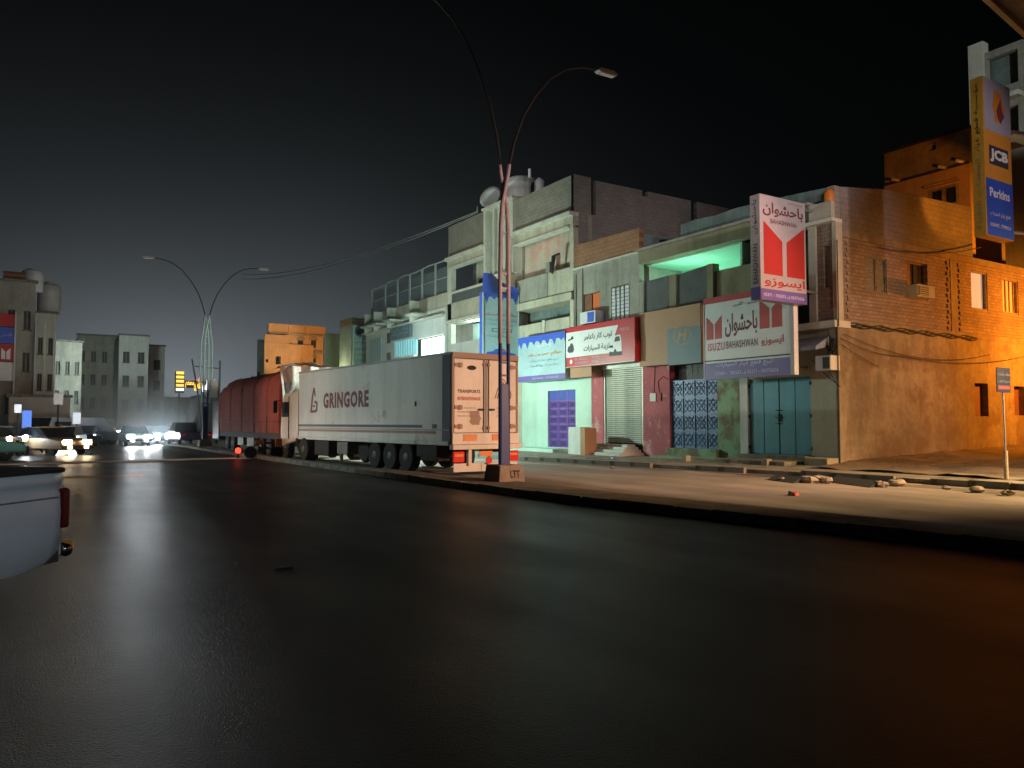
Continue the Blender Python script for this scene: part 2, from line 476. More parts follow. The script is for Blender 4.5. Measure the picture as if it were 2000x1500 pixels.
M['redpaint'] = mat('logo_red', (0.48, 0.035, 0.03), 0.45, var=0.12)
M['ink'] = mat('dark_ink', (0.03, 0.03, 0.045), 0.6, var=0)
M['maroon'] = mat('maroon_ink', (0.14, 0.03, 0.05), 0.6, var=0)
M['violet'] = mat('violet_strip', (0.17, 0.12, 0.38), 0.45, var=0.15)
M['deepviolet'] = mat('deep_violet_strip', (0.08, 0.06, 0.34), 0.45, var=0.15)
M['lilac'] = mat('lilac_lettering', (0.62, 0.60, 0.78), 0.5, var=0)
M['signblue'] = mat('sign_blue', (0.05, 0.11, 0.55), 0.45, var=0.15)
M['ice'] = mat('ice_blue_print', (0.40, 0.57, 0.62), 0.45, var=0.25, scale=0.8)
M['orangeink'] = mat('orange_lettering', (0.55, 0.20, 0.02), 0.5, var=0)
M['brownpanel'] = mat('brown_cladding', (0.42, 0.23, 0.12), 0.6, var=0.15, scale=0.8)
M['slate'] = mat('slate_blue_panel', (0.13, 0.19, 0.22), 0.55, var=0.15)
M['gold'] = mat('faded_gold_emblem', (0.36, 0.22, 0.07), 0.5, var=0.2)
M['plasticwhite'] = mat('white_plastic', (0.66, 0.68, 0.72), 0.5, var=0.15)
M['cable'] = mat('black_cable', (0.02, 0.018, 0.016), 0.7, var=0)
M['rubber'] = mat('tyre_rubber', (0.022, 0.022, 0.023), 0.85, var=0.2, scale=6)
M['rim'] = mat('dusty_rim', (0.16, 0.16, 0.16), 0.6, metal=0.3, var=0.3, scale=5)
M['chassis'] = mat('truck_chassis', (0.035, 0.033, 0.033), 0.8, var=0.3)
M['stone'] = mat('rough_stone', (0.42, 0.36, 0.27), 0.95, var=0.4, scale=3, bump=0.7, bscale=9)
M['marble'] = mat('step_marble', (0.62, 0.62, 0.56), 0.6, var=0.3, scale=2)
M['glass'] = mat('dark_glass', (0.02, 0.025, 0.03), 0.15, var=0)
M['yellowwall'] = mat('yellow_ochre_wall', (0.56, 0.36, 0.16), 0.9, var=0.25, scale=0.6, bump=0.3, streak=0.3)

X3 = (0, 0, 1)
def struct(o): o['kind'] = 'structure'; return o

# ------------------------------------------------------------------ ground, road, median, pavement
ground = struct(MB().box(-250, 300, -150, 450, -0.6, -0.03).build('ground', M['dirt']))
def ribbon(edge_a, edge_b, z0, z1, name, m, parent=None):
    mb = MB()
    n = len(edge_a)
    for i in range(n - 1):
        (ax, ay), (bx, by) = edge_a[i], edge_a[i + 1]
        (cx_, cy_), (dx, dy) = edge_b[i], edge_b[i + 1]
        mb.hexa([(ax, ay, z0), (cx_, cy_, z0), (dx, dy, z0), (bx, by, z0), (ax, ay, z1), (cx_, cy_, z1), (dx, dy, z1), (bx, by, z1)])
    return mb.build(name, m, parent)
MY = [-30, 0, 5.5, 9.8, 13.3, 18, 22, 30, 40, 50, 60, 75, 140]
ML = [11.6, 11.3, 10.95, 10.4, 9.95, 9.8, 9.75, 9.7, 9.7, 9.8, 9.9, 11.0, 15.5]
MR = [13.2, 12.8, 12.4, 11.9, 11.5, 11.45, 11.0, 10.4, 10.3, 11.1, 11.2, 12.0, 16.5]
def lerp_edge(ys, xs, y):
    for i in range(len(ys) - 1):
        if ys[i] <= y <= ys[i + 1]:
            t = (y - ys[i]) / (ys[i + 1] - ys[i]); return xs[i] + (xs[i + 1] - xs[i]) * t
    return xs[-1]
road = struct(MB().box(-14, 12.2, -40, 78, -0.3, 0.0).build('near_road', M['asphalt_near']))
road2 = struct(MB().box(12.2, 22.5, -40, 78, -0.3, -0.002).build('far_road', M['asphalt_far']))
road3 = struct(MB().box(-14, 32, 78, 200, -0.3, -0.001).build('distant_road', M['asphalt_near']))
sand = MB()
random.seed(3)
def drift(cx_, cy_, lx, ly, ang, h=0.012, n=14):
    vs = [(cx_, cy_, 0.004 + h)]
    for k in range(n):
        a = 2 * math.pi * k / n; q = random.uniform(0.7, 1.15)
        x, y = lx * math.cos(a) * q, ly * math.sin(a) * q
        vs.append((cx_ + x * math.cos(ang) - y * math.sin(ang), cy_ + x * math.sin(ang) + y * math.cos(ang), 0.003))
    sand.add(vs, [(0, 1 + k, 1 + (k + 1) % n) for k in range(n)])
for k in range(26):
    y = -4 + k * 2.3
    drift(lerp_edge(MY, MR, y) + random.uniform(0.1, 0.5), y, random.uniform(0.3, 0.8), random.uniform(1.2, 2.4), random.uniform(-0.1, 0.1))
for k in range(16):
    y = 2 + k * 2.4
    drift(20.6 - max(0, y - 16) * 0.1 + random.uniform(-0.5, 0), y, random.uniform(0.3, 0.9), random.uniform(1.2, 2.4), random.uniform(-0.1, 0.1))
sd = sand.build('sand', M['median']); sd['kind'] = 'stuff'; sd['label'] = 'thin drifts of sand along the far road edges'

median = struct(ribbon(list(zip(ML, MY)), list(zip(MR, MY)), -0.1, 0.13, 'median', M['median']))
kerb_src = {}
def kerb_run(parent, edge, y0, y1, step, w, h, z, m, name='kerb_stone', skip=()):
    k0 = MB().box(-w / 2, w / 2, -step / 2 + 0.012, step / 2 - 0.012, 0, h)
    src_o = k0.build(name, m)
    me = src_o.data; bpy.data.objects.remove(src_o)
    class S: pass
    s_ = S(); s_.data = me
    y = y0; i = 0
    while y < y1:
        x = edge(y + step / 2); dx = edge(y + step) - edge(y)
        if i not in skip:
            piece(s_, name, parent, (x + random.uniform(-0.012, 0.012), y + step / 2, z + random.uniform(-0.012, 0.008)),
                  rot=(random.uniform(-0.008, 0.008), random.uniform(-0.02, 0.02), -math.atan2(dx, step)))
        y += step; i += 1
kerb_run(median, lambda y: lerp_edge(MY, ML, y) + 0.08, 1, 45, 0.8, 0.17, 0.25, -0.08, M['kerb'])

KY = [-30, 4, 10, 15, 22, 29, 45, 78]
KX = [21.5, 21.5, 21.4, 21.2, 20.3, 19.3, 18.9, 18.9]
def kx(y): return lerp_edge(KY, KX, y)
pave = MB()
ys = [-30, 4, 10, 12, 15, 16.7, 22, 29, 45, 78]
for a, b in zip(ys, ys[1:]):
    pave.hexa([(kx(a), a, -0.1), (40, a, -0.1), (40, b, -0.1), (kx(b), b, -0.1), (kx(a), a, 0.13), (23.2, a, 0.22), (23.2, b, 0.22), (kx(b), b, 0.13)])
pavement = struct(pave.build('pavement', M['pave']))
inner = struct(MB().box(23.1, 60, 16.7, 78, -0.2, 0.20).build('plot_ground', M['pave']))
kerb_run(pavement, lambda y: kx(y) - 0.06, 3, 46, 1.0, 0.2, 0.3, -0.12, M['kerb'], skip=(9, 13, 14, 17, 18))
# bare ground of the side street
gs = MB(); nx, ny = 46, 34
for j in range(ny):
    for i in range(nx):
        x = 22.3 + i * 0.42; y = 3.0 + j * 0.415
        z = 0.20 + 0.03 * (x - 22) + 0.05 * math.sin(x * 2.1 + y) * math.sin(y * 1.7) + random.uniform(-0.03, 0.03)
        if y > 15.5: z += 0.10 * (y - 15.5) * (1 if x > 24.2 else 0.3)
        gs.v.append((x, y, z))
for j in range(ny - 1):
    for i in range(nx - 1):
        gs.f.append((j * nx + i, j * nx + i + 1, (j + 1) * nx + i + 1, (j + 1) * nx + i))
side_ground = struct(gs.build('side_street', M['dirt'], smooth=True))
# raised pale strip and orange patch imitating light streaks on the near road
ln = struct(MB().box(-4, 9.4, 37.3, 38.5, -0.02, 0.035).build('pale_light_strip', M['white']))
ln2 = struct(MB().box(0.5, 3.6, 27.4, 28.0, -0.02, 0.004).build('orange_light_strip', mat('orange_light_streak', (0.45, 0.16, 0.04), 0.7, var=0.4, scale=1.5)))

def rock(name, loc, r, m, label=None, cat='stone', group=None, flat=0.6, seed=0):
    rnd = random.Random(seed)
    vs = []; fs = []
    nr, ns = 5, 8
    mb = MB()
    for i in range(nr):
        th = math.pi * i / (nr - 1)
        for k in range(ns):
            ph = 2 * math.pi * k / ns
            q = r * rnd.uniform(0.75, 1.15)
            mb.v.append((loc[0] + q * math.sin(th) * math.cos(ph), loc[1] + q * math.sin(th) * math.sin(ph) * 1.2, loc[2] + q * flat * math.cos(th)))
    for i in range(nr - 1):
        for k in range(ns):
            mb.f.append((i * ns + k, i * ns + (k + 1) % ns, (i + 1) * ns + (k + 1) % ns, (i + 1) * ns + k))
    o = mb.build(name, m)
    tag(o, label, cat, group)
    return o
G_ST = 'loose stones along the broken kerb'
for i, (px, py, r, lab) in enumerate([
        (1580, 936, 0.24, 'flat pale stone in the gap of the broken kerb'), (1600, 934, 0.20, 'rough stone beside the dark kerb gap, left of the rounded one'),
        (1612, 937, 0.20, 'rounded pale stone at the left end of the long dark kerb gap'), (1722, 944, 0.17, 'small pale stone at the right end of the long dark kerb gap'),
        (1750, 942, 0.22, 'largest pale stone just right of the dark kerb gap'), (1848, 951, 0.10, 'little stone on the kerb before the dirt patch'),
        (1908, 954, 0.16, 'flat stone on the kerb left of the small sign post'), (1968, 960, 0.14, 'brownish flat stone on the kerb below the small sign post'),
        (1527, 933, 0.08, 'tiny white stone in the road gutter below the teal door'), (1196, 912, 0.09, 'small pale scrap of stone on the road before the shop steps')]):
    p = onZ(px, py, 0.1)
    rock('stone', (p.x, p.y, 0.08), r, M['stone'], lab, 'stone', G_ST, 0.55, i)
# the dark storm-drain gaps
for a, b, lb in [((1512, 930), (1562, 936), 'short black drain gap in the kerb below the teal door'), ((1628, 934), (1712, 944), 'long black drain gap in the kerb before the building corner')]:
    pa, pb = onZ(*a, 0.1), onZ(*b, 0.1)
    o = MB().hexa([(pa.x - .32, pa.y, .0), (pb.x - .32, pb.y, .0), (pb.x + .12, pb.y, .0), (pa.x + .12, pa.y, .0),
                   (pa.x - .30, pa.y, .015), (pb.x - .30, pb.y, .015), (pb.x + .12, pb.y, .16), (pa.x + .12, pa.y, .16)]).build('drain_gap', M['dark'])
    tag(o, lb, 'drain')
for px, py, s, m_, lb in [(1340, 900, 0.26, 'stone', 'orange-tan building block standing on the pavement under the blue door'),
                          (1497, 908, 0.26, 'stone', 'tan building block on the pavement left of centre below the teal door')]:
    p = onZ(px, py, 0.2)
    o = MB().box(p.x - s / 2, p.x + s / 2, p.y - s / 2, p.y + s / 2, 0.15, 0.15 + s).build('building_block', M[m_], bevel=0.02)
    tag(o, lb, 'block', 'loose building blocks on the pavement')
# ------------------------------------------------------------------ walls with openings
def wall(parent, m, axis, plane, th, u0, u1, z0, z1, holes=(), name='wall', **kw):
    """axis 'y': faces -X and runs along Y; axis 'x': faces -Y and runs along X.  Holes are (u0, u1, z0, z1)."""
    if u0 > u1: u0, u1 = u1, u0
    hs = []
    for a, b, c, d in holes:
        a, b = min(a, b), max(a, b); c, d = min(c, d), max(c, d)
        hs.append((max(a, u0), min(b, u1), max(c, z0), min(d, z1)))
    us = sorted({u0, u1, *[h[0] for h in hs], *[h[1] for h in hs]})
    zs = sorted({z0, z1, *[h[2] for h in hs], *[h[3] for h in hs]})
    mb = MB()
    for i in range(len(us) - 1):
        j = 0
        while j < len(zs) - 1:
            um = (us[i] + us[i + 1]) / 2
            def solid(jj):
                zm = (zs[jj] + zs[jj + 1]) / 2
                return not any(h[0] < um < h[1] and h[2] < zm < h[3] for h in hs)
            if not solid(j): j += 1; continue
            k = j
            while k < len(zs) - 1 and solid(k): k += 1
            if axis == 'y': mb.box(plane, plane + th, us[i], us[i + 1], zs[j], zs[k])
            else: mb.box(us[i], us[i + 1], plane, plane + th, zs[j], zs[k])
            j = k
    return mb.build(name, m, parent, **kw)
def yb(px0, px1, x=XF):
    a, b = FY(px0, x), FY(px1, x); return (min(a, b), max(a, b))
YC = 16.70
def GX(px, y=YC): return onY(px, 700, y).x
def GZ(px, py, y=YC): return onY(px, py, y).z

# ================================================================== corner building
YA = FY(1250)
A = thing('corner_shop_building', 'two-storey corner building with brick upper floor, teal double doors and orange-lit side wall', 'building', (24, YC, 0))
zl = 5.0
boxp('core', M['render'], A, 24.5, 38, 17.0, YA - 0.02, 0.1, zl)
boxp('roof_core', M['render'], A, 26.9, 33.0, 17.0, YA - 0.02, zl + .01, 9.3)
# side wall, three bands
def gh(a, b, c, d): return (GX(a), GX(c), GZ(a, d), GZ(a, b))
niches = [(32.9, 33.95, 1.95, 3.3), (36.1, 37.0, 2.0, 3.25)]
wall(A, M['stain'], 'x', YC, 0.3, 24.32, 38, -0.1, 5.1, niches)
for nn in niches: boxp('niche_panel', M['wood'], A, nn[0], nn[1], YC + 0.24, YC + 0.29, nn[2], nn[3])
W1 = (25.72, 26.99, 6.42, 7.70); W2 = (28.29, 29.69, 6.40, 7.80); W3 = (32.88, 34.15, 6.35, 7.92); W4 = (35.40, 36.75, 6.38, 7.84)
wall(A, M['brick_x'], 'x', YC + 0.01, 0.29, 24.32, 31.3, 5.3, 8.2, [W1, W2], name='brick_wall')
wall(A, M['brick_x'], 'x', YC + 0.01, 0.29, 31.78, 38, 5.3, 8.2, [W3, W4], name='brick_wall')
boxp('stone_column', M['stain'], A, 31.3, 31.78, YC - 0.015, YC + 0.3, 5.3, 8.2)
boxp('ring_beam', M['stain'], A, 24.32, 38, YC - 0.03, YC + 0.3, 5.1, 5.3)
boxp('ring_beam', M['stain'], A, 24.32, 38, YC - 0.02, YC + 0.3, 8.2, 8.45)
tp = MB().prism([(24.32, 8.45), (33.1, 8.45), (33.1, 10.55), (27.3, 10.35), (24.32, 9.98)], (0, YC + 0.3, 0), (1, 0, 0), X3, 0.28)
tp.build('parapet_wall', M['block_x'], A)
# quoin blocks standing proud down both sides of the columns
qs = mesh_only(MB().box(-0.07, 0.07, -0.035, 0.05, -0.065, 0.065), M['stain'])
for xq in (24.62, 31.12, 31.96):
    for k in range(13):
        piece(qs, 'quoin_block', A, (xq + (0.03 if k % 2 else -0.03), YC, 5.42 + k * 0.215))
# windows of the side wall
def frame(parent, w, y, m, t=0.06, d=0.05, name='window', mull=1, trans=0, pane=None, pane_y=0.06):
    x0, x1, z0, z1 = w
    mb = MB()
    mb.box(x0, x1, y, y + d, z0, z0 + t); mb.box(x0, x1, y, y + d, z1 - t, z1)
    mb.box(x0, x0 + t, y, y + d, z0 + t, z1 - t); mb.box(x1 - t, x1, y, y + d, z0 + t, z1 - t)
    for k in range(mull):
        xm = x0 + (x1 - x0) * (k + 1) / (mull + 1); mb.box(xm - t / 2, xm + t / 2, y + 0.003, y + d, z0 + t, z1 - t)
    f = mb.build(name, m, parent)
    if pane: boxp('pane', pane, f, x0 + 0.01, x1 - 0.01, y + pane_y, y + pane_y + 0.02, z0 + 0.01, z1 - 0.01)
    return f
f = frame(A, W1, YC + 0.05, M['kerb'], 0.05, 0.05, 'window', 1, 0, M['stain'], 0.05)
for i in range(2):
    for k in range(6):
        boxp('shutter_panel', M['kerb'], f, W1[0] + 0.09 + i * 0.62, W1[0] + 0.56 + i * 0.62, YC + 0.07, YC + 0.10, W1[2] + 0.09 + k * 0.195, W1[2] + 0.24 + k * 0.195)
f = frame(A, W2, YC + 0.12, M['wood'], 0.05, 0.05, 'window', 0, 0, M['wood'], 0.14)
boxp('open_side', M['dark'], f, 29.05, 29.4, YC + 0.2, YC + 0.24, 6.9, 7.75)
curt = mat('backlit_curtain', (0.5, 0.5, 0.5), 0.9, var=0.25, scale=3, emit=(1.0, 0.62, 0.42), estr=0.42)
curt2 = mat('orange_backlit_curtain', (0.8, 0.5, 0.3), 0.9, var=0.25, scale=3, emit=(1.0, 0.36, 0.10), estr=0.33)
def curtain(parent, w, m):
    x0, x1, z0, z1 = w
    mb = MB(); n = 40
    for i in range(n + 1):
        x = x0 + 0.04 + (x1 - x0 - 0.08) * i / n
        mb.v += [(x, YC + 0.2 + 0.025 * math.sin(i * 1.5), z0 + 0.03), (x, YC + 0.2 + 0.018 * math.sin(i * 1.5 + 0.5), z1 - 0.03)]
    for i in range(n): mb.f.append((2 * i, 2 * i + 2, 2 * i + 3, 2 * i + 1))
    return mb.build('curtain', m, parent, smooth=True, fix=False)
f = frame(A, W3, YC + 0.04, M['stain'], 0.05, 0.06, 'window', 0); curtain(f, W3, curt)
f = frame(A, W4, YC + 0.04, M['stain'], 0.05, 0.06, 'window', 3); curtain(f, W4, curt2)
boxp('window_back', M['dark'], A, 25.6, 37.5, YC + 0.302, YC + 0.31, 6.2, 8.1)

# front, ground floor
gz = 0.15
def fz(px, py): return FZ(px, py)
tY = yb(1460, 1582); bY = yb(1308, 1400)
t0, t1 = FZ(1520, 888), FZ(1520, 738)
b0_, b1_ = FZ(1355, 876), FZ(1355, 742)
wall(A, M['beigewall'], 'y', 24.0, 0.3, YC + 0.02, tY[0], gz, zl, name='wall')
boxp('corner_pilaster', M['stain'], A, 23.93, 24.32, YC - 0.05, FY(1634), -0.1, zl)
boxp('lintel', M['beigewall'], A, 24.0, 24.3, tY[0], tY[1], t1, zl)
boxp('pilaster', M['white'], A, 23.96, 24.3, tY[1], FY(1445), gz, zl)
wall(A, M['green_peel'], 'y', 24.0, 0.3, FY(1445), bY[0], gz, zl, name='peeling_wall')
boxp('lintel', M['render'], A, 24.0, 24.3, bY[0], bY[1], FZ(1355, 705), zl)
wall(A, M['pinkwall'], 'y', 23.97, 0.33, bY[1], FY(1256), gz, zl, name='red_wall')
boxp('recess_back', M['darkgrey'], A, 24.42, 24.49, bY[0], bY[1], b1_, FZ(1355, 705))
boxp('threshold', M['green_peel'], A, 23.75, 24.3, bY[0] - 0.1, bY[1] + 0.05, gz, b0_)
boxp('threshold', M['pave'], A, 23.5, 24.3, tY[0] - 0.1, tY[1] + 0.05, gz, t0)
# teal doors: four leaves
td = MB().box(24.1, 24.14, tY[0], tY[1], t0, t1).build('door', M['teal'], A)
lw = (tY[1] - tY[0]) / 4
for k in range(4):
    y0 = tY[0] + k * lw
    lf = boxp('door_leaf', M['teal'], td, 24.055 + 0.012 * (k % 2), 24.1, y0 + 0.02, y0 + lw - 0.02, t0 + 0.03, t1 - 0.03, bevel=0.006)
for k in (0, 4):
    for z in (t0 + .25, (t0 + t1) / 2, t1 - .25):
        boxp('hinge', M['chassis'], td, 24.0, 24.06, tY[0] + k * lw - 0.05, tY[0] + k * lw + 0.05, z - 0.06, z + 0.06)
zm = (t0 + t1) / 2; ym = tY[0] + 2 * lw
lock = MB()
for dz in (-0.28, -0.05, 0.22): lock.tube([(24.03, ym - 0.16, zm + dz), (24.03, ym + 0.16, zm + dz)], 0.018)
lock.box(24.01, 24.05, ym - 0.04, ym + 0.04, zm - 0.2, zm + 0.1)
lock.build('bolt', M['chassis'], td)
# diamond-panelled door builder
def panel_door(parent, Y, z0, z1, cols, rows, base_m, orn_m, x=24.12, topband=None, name='door', framew=0.04):
    d = MB().box(x, x + 0.04, Y[0], Y[1], z0, z1).build(name, base_m, parent)
    h1 = z1 - (topband or 0)
    w = (Y[1] - Y[0]) / cols; h = (h1 - z0) / rows
    bars = MB()
    for c in range(cols + 1):
        yy = Y[0] + c * w; bars.box(x - 0.045, x, yy - framew / 2, yy + framew / 2, z0, z1)
    for r in range(rows + 1):
        zz = z0 + r * h; bars.box(x - 0.035, x - 0.001, Y[0] + .001, Y[1] - .001, zz - 0.025, zz + 0.025)
    bars.build('door_frame', base_m, d)
    a, b = w * 0.36, h * 0.36
    mb = MB()
    for (sa, sb) in ((1, 1), (1, -1)):
        mb.tube([(0, -a * sa, -b * sb), (0, a * sa, b * sb)], 0.02, 5)
    k = MB()
    pts = [(0, -a, 0), (0, 0, -b), (0, a, 0), (0, 0, b), (0, -a, 0)]
    for p, q in zip(pts, pts[1:]): mb.tube([p, q], 0.016, 5)
    mb.add([(-0.045, 0, 0), (0, -a * .45, 0), (0, 0, -b * .45), (0, a * .45, 0), (0, 0, b * .45)], [(0, 1, 2), (0, 2, 3), (0, 3, 4), (0, 4, 1)])
    s_ = mesh_only(mb, orn_m)
    for c in range(cols):
        for r in range(rows):
            piece(s_, 'ornament', d, (x - 0.022, Y[0] + (c + .5) * w, z0 + (r + .5) * h))
    if topband: boxp('top_band', M['blueflat'], d, x - 0.03, x - 0.002, Y[0] + .03, Y[1] - .03, h1 + .03, z1 - .03)
    return d
panel_door(A, bY, b0_, b1_, 4, 4, M['bluedoor'], M['blueorn'])
# twigs and wires in the recess over the blue door
wr = MB()
for k in range(9):
    y0 = random.uniform(*bY); z0 = b1_ + random.uniform(0.05, 0.5)
    wr.tube([(24.2, y0, z0), (24.25, y0 - random.uniform(-.5, .5), z0 + random.uniform(-.2, .35)), (24.3, y0 - random.uniform(-.8, .8), z0 + random.uniform(-.1, .4))], 0.008, 4)
wr.build('loose_wires', M['beam'], A)
# meter boxes and wires on the dusty red wall
o = boxp('meter_box', M['white'], A, 23.90, 23.97, FY(1283), FY(1272), FZ(1278, 784), FZ(1278, 768))
boxp('meter_box', M['pinkwall'], A, 23.91, 23.97, FY(1293), FY(1285), FZ(1288, 783), FZ(1288, 768))
MB().tube([(23.95, FY(1278), FZ(1278, 768)), (23.95, FY(1281), FZ(1281, 716))], 0.012, 5).build('cable', M['cable'], A)
MB().tube([(23.95, FY(1289), FZ(1289, 768)), (23.95, FY(1286), FZ(1286, 745)), (23.95, FY(1297), FZ(1297, 735)), (23.95, FY(1306), FZ(1306, 742))], 0.012, 5).build('cable', M['cable'], A)

# upper floor front
zr = 9.46
zb = 8.92
boxp('floor_slab', M['trim'], A, 23.7, 24.6, YC - 0.1, FY(1552), zl - 0.02, zl + 0.22)
boxp('floor_slab', M['render'], A, 23.9, 26.9, FY(1552), YA - .02, zl + .002, zl + 0.2)
boxp('roof_beam', M['beam'], A, 23.95, 24.4, FY(1592), YA - .02, zb, zr)
boxp('roof_slab', M['render'], A, 23.72, 26.88, FY(1592), YA - .02, zr, zr + 0.1)
# weathered parapet with an uneven top
pp = MB()
pyy = [FY(1332), FY(1360), FY(1400), FY(1440), FY(1480), FY(1520), FY(1560), FY(1600), FY(1622)]
pz = [10.18, 10.22, 10.15, 10.2, 10.16, 10.12, 10.06, 10.0, 9.96]
for i in range(len(pyy) - 1):
    a, b = pyy[i + 1], pyy[i]
    pp.hexa([(24.0, a, zr + .1), (24.25, a, zr + .1), (24.25, b, zr + .1), (24.0, b, zr + .1), (24.0, a, pz[i + 1]), (24.25, a, pz[i + 1]), (24.25, b, pz[i]), (24.0, b, pz[i])])
pp.build('parapet', M['teal_roof'], A)
boxp('parapet_end', M['block'], A, 24.0, 24.3, YC + .02, FY(1622), 8.8, 9.98)
boxp('fascia_block', M['beigewall'], A, 23.8, 24.3, FY(1636), FY(1592), 8.8, FZ(1610, 398))
boxp('fascia_ledge', M['trim'], A, 23.7, 24.3, FY(1640), FY(1575), 8.68, 8.8)
wall(A, M['brick_y'], 'y', 24.0, 0.3, YC + .02, FY(1600), 5.22, 8.68, [(FY(1634), FY(1612), FZ(1625, 560), FZ(1625, 478))], name='brick_wall')
boxp('column', M['beigewall'], A, 23.9, 24.3, FY(1600), FY(1586), 5.22, 8.68)
boxp('column', M['cream'], A, 23.93, 24.28, FY(1640), FY(1632), 5.22, 8.68)
boxp('window', M['render'], A, 24.15, 24.2, FY(1634), FY(1612), FZ(1625, 560), FZ(1625, 478))
boxp('column', M['beam'], A, 23.98, 24.35, FY(1395), FY(1383), 5.2, FZ(1390, 515))
boxp('column', M['beam'], A, 23.98, 24.35, FY(1322), FY(1309), 5.2, FZ(1315, 536))
boxp('column', M['render'], A, 23.98, 24.35, YA - 0.3, YA - 0.02, 5.2, FZ(1252, 551))
for a, b in ((1254, 1308), (1323, 1382)):
    ya, ybb = FY(b), FY(a)
    sc_ = MB().hexa([(24.08, ya, 5.2), (24.12, ya, 5.2), (24.12, ybb, 5.2), (24.08, ybb, 5.2),
               (24.08, ya, FZ(b, 552 - (b - 1250) * .27)), (24.12, ya, FZ(b, 552 - (b - 1250) * .27)), (24.12, ybb, FZ(a, 551)), (24.08, ybb, FZ(a, 551) if a < 1300 else FZ(a, 536))])
    sc_.build('balcony_screen', M['mesh'], A)
boxp('dark_screen', M['beam'], A, 24.15, 24.2, FY(1555), FY(1395), 5.2, FZ(1470, 512))
MB().box(24.16, 24.3, FY(1555), FY(1480), FZ(1500, 512), zb).build('wall_infill', M['beam'], A)
# the mint-painted room behind the balcony opening, lit by its own lamp
wall(A, M['mintroom'], 'y', 26.6, 0.2, FY(1435), YA - .05, 5.25, zb - .002, name='room_wall')
boxp('room_ceiling', M['mintroom'], A, 24.4, 26.6, FY(1435), YA - .05, zb - 0.06, zb - .004)
boxp('room_partition', M['mintroom'], A, 24.4, 26.6, FY(1435) - .1, FY(1435), 5.25, zb - .01)
wall(A, M['beam'], 'y', 26.6, 0.2, FY(1590), FY(1435) - .1, 5.25, zb - .01, name='back_wall')
lamp('mint_room_lamp', 'POINT', (25.3, FY(1318), 7.2), 170, (0.50, 1.0, 0.72), 0.12)
# AC, small awning and cables by the corner
def ac_unit(name, lb, x0, x1, y0, y1, z0, z1, face='x', col='plasticwhite', parent=None, grille='darkgrey'):
    t = thing(name, lb, 'air conditioner', ((x0 + x1) / 2, (y0 + y1) / 2, z0), group='window air conditioners')
    boxp('case', M[col], t, x0, x1, y0, y1, z0, z1, bevel=0.02)
    if face == 'x':
        boxp('grille', M[grille], t, x0 - 0.012, x0 - 0.001, y0 + (y1 - y0) * .08, y0 + (y1 - y0) * .5, z0 + .06, z1 - .06)
        for k in range(5):
            zz = z0 + 0.08 + (z1 - z0 - .16) * k / 4
            boxp('louvre', M[col], t, x0 - 0.02, x0 - 0.004, y0 + (y1 - y0) * .55, y1 - .04, zz - .012, zz + .012)
    else:
        boxp('grille', M[grille], t, x0 + .04, x0 + (x1 - x0) * .62, y0 - 0.012, y0 - 0.001, z0 + .05, z1 - .05)
        for k in range(5):
            zz = z0 + 0.08 + (z1 - z0 - .16) * k / 4
            boxp('louvre', M[col], t, x0 + (x1 - x0) * .1, x0 + (x1 - x0) * .58, y0 - 0.024, y0 - 0.013, zz - .012, zz + .012)
    return t
ac_unit('air_conditioner', 'boxy air conditioner hanging below the blue awning near the building corner', 23.45, 23.98, FY(1622, 23.45), FY(1592, 23.45), FZ(1600, 724, 23.45), FZ(1600, 695, 23.45))
ac_unit('air_conditioner', 'cream window air conditioner on the orange-lit brick side wall', 28.2, 29.35, YC - 0.45, YC + .1, 6.38, 6.85, face='y', col='cream')
aw = MB().hexa([(23.2, FY(1622), 4.2), (23.98, FY(1622), 4.35), (23.98, FY(1553), 4.35), (23.2, FY(1553), 4.2), (23.2, FY(1622), 4.32), (23.98, FY(1622), 4.72), (23.98, FY(1553), 4.72), (23.2, FY(1553), 4.32)]).build('awning', mat('pale_blue_awning', (0.3, 0.36, 0.5), .8, var=.4), None)
tag(aw, 'short pale blue canvas awning above the air conditioner beside the big white sign', 'awning')
cb = MB()
cb.tube([(23.85, YC - .08, 5.25), (23.85, YC - .08, 0.3)], 0.035, 6)
cb.tube([(23.86, YC - .14, 5.0), (23.86, YC - .14, 8.0)], 0.02, 6)
for k in range(5):
    cb.tube([(23.8, YC - .1 + random.uniform(-.1, .25), 4.4 + random.uniform(-.3, .3)), (23.7, YC + random.uniform(-.1, .3), 4.0 + random.uniform(-.3, .3)), (23.85, YC + random.uniform(-.1, .5), 4.6)], 0.022, 5)
cb.build('cable_riser', M['cable'], A)
bd = MB()
for k in range(4):
    pts = []
    for i in range(30):
        x = 24.3 + i * 0.303
        pts.append((x, YC - 0.06 + .02 * math.sin(i * 2 + k), 5.06 + 0.045 * math.sin(i * 1.3 + k * 1.7) + k * 0.03 - 0.0 * i))
    bd.tube(pts, 0.022, 5)
bd.build('cable_bundle', M['cable'], A)
lc = MB()
def sag(mb, a, b, s, r=0.012, n=10, m5=5):
    a, b = Vector(a), Vector(b)
    pts = [a.lerp(b, i / n) - Vector((0, 0, s * 4 * (i / n) * (1 - i / n))) for i in range(n + 1)]
    mb.tube(pts, r, m5)
sag(lc, (24.0, YC - .12, 4.6), (27.6, YC - .1, 4.15), .15); sag(lc, (27.6, YC - .1, 4.15), (38, YC - .1, 4.75), .35)
sag(lc, (24.0, YC - .12, 4.4), (26.2, YC - .1, 3.7), .05); sag(lc, (26.5, YC - .05, 8.05), (33.4, YC - .15, 8.9), .25, .02)
sag(lc, (24.2, YC - .12, 4.75), (34.0, YC - .1, 4.5), .5)
sag(lc, (23.9, FY(1590), 3.9), (23.8, FY(1648), 2.9), .05)
lc.build('slack_cable', M['cable'], A)
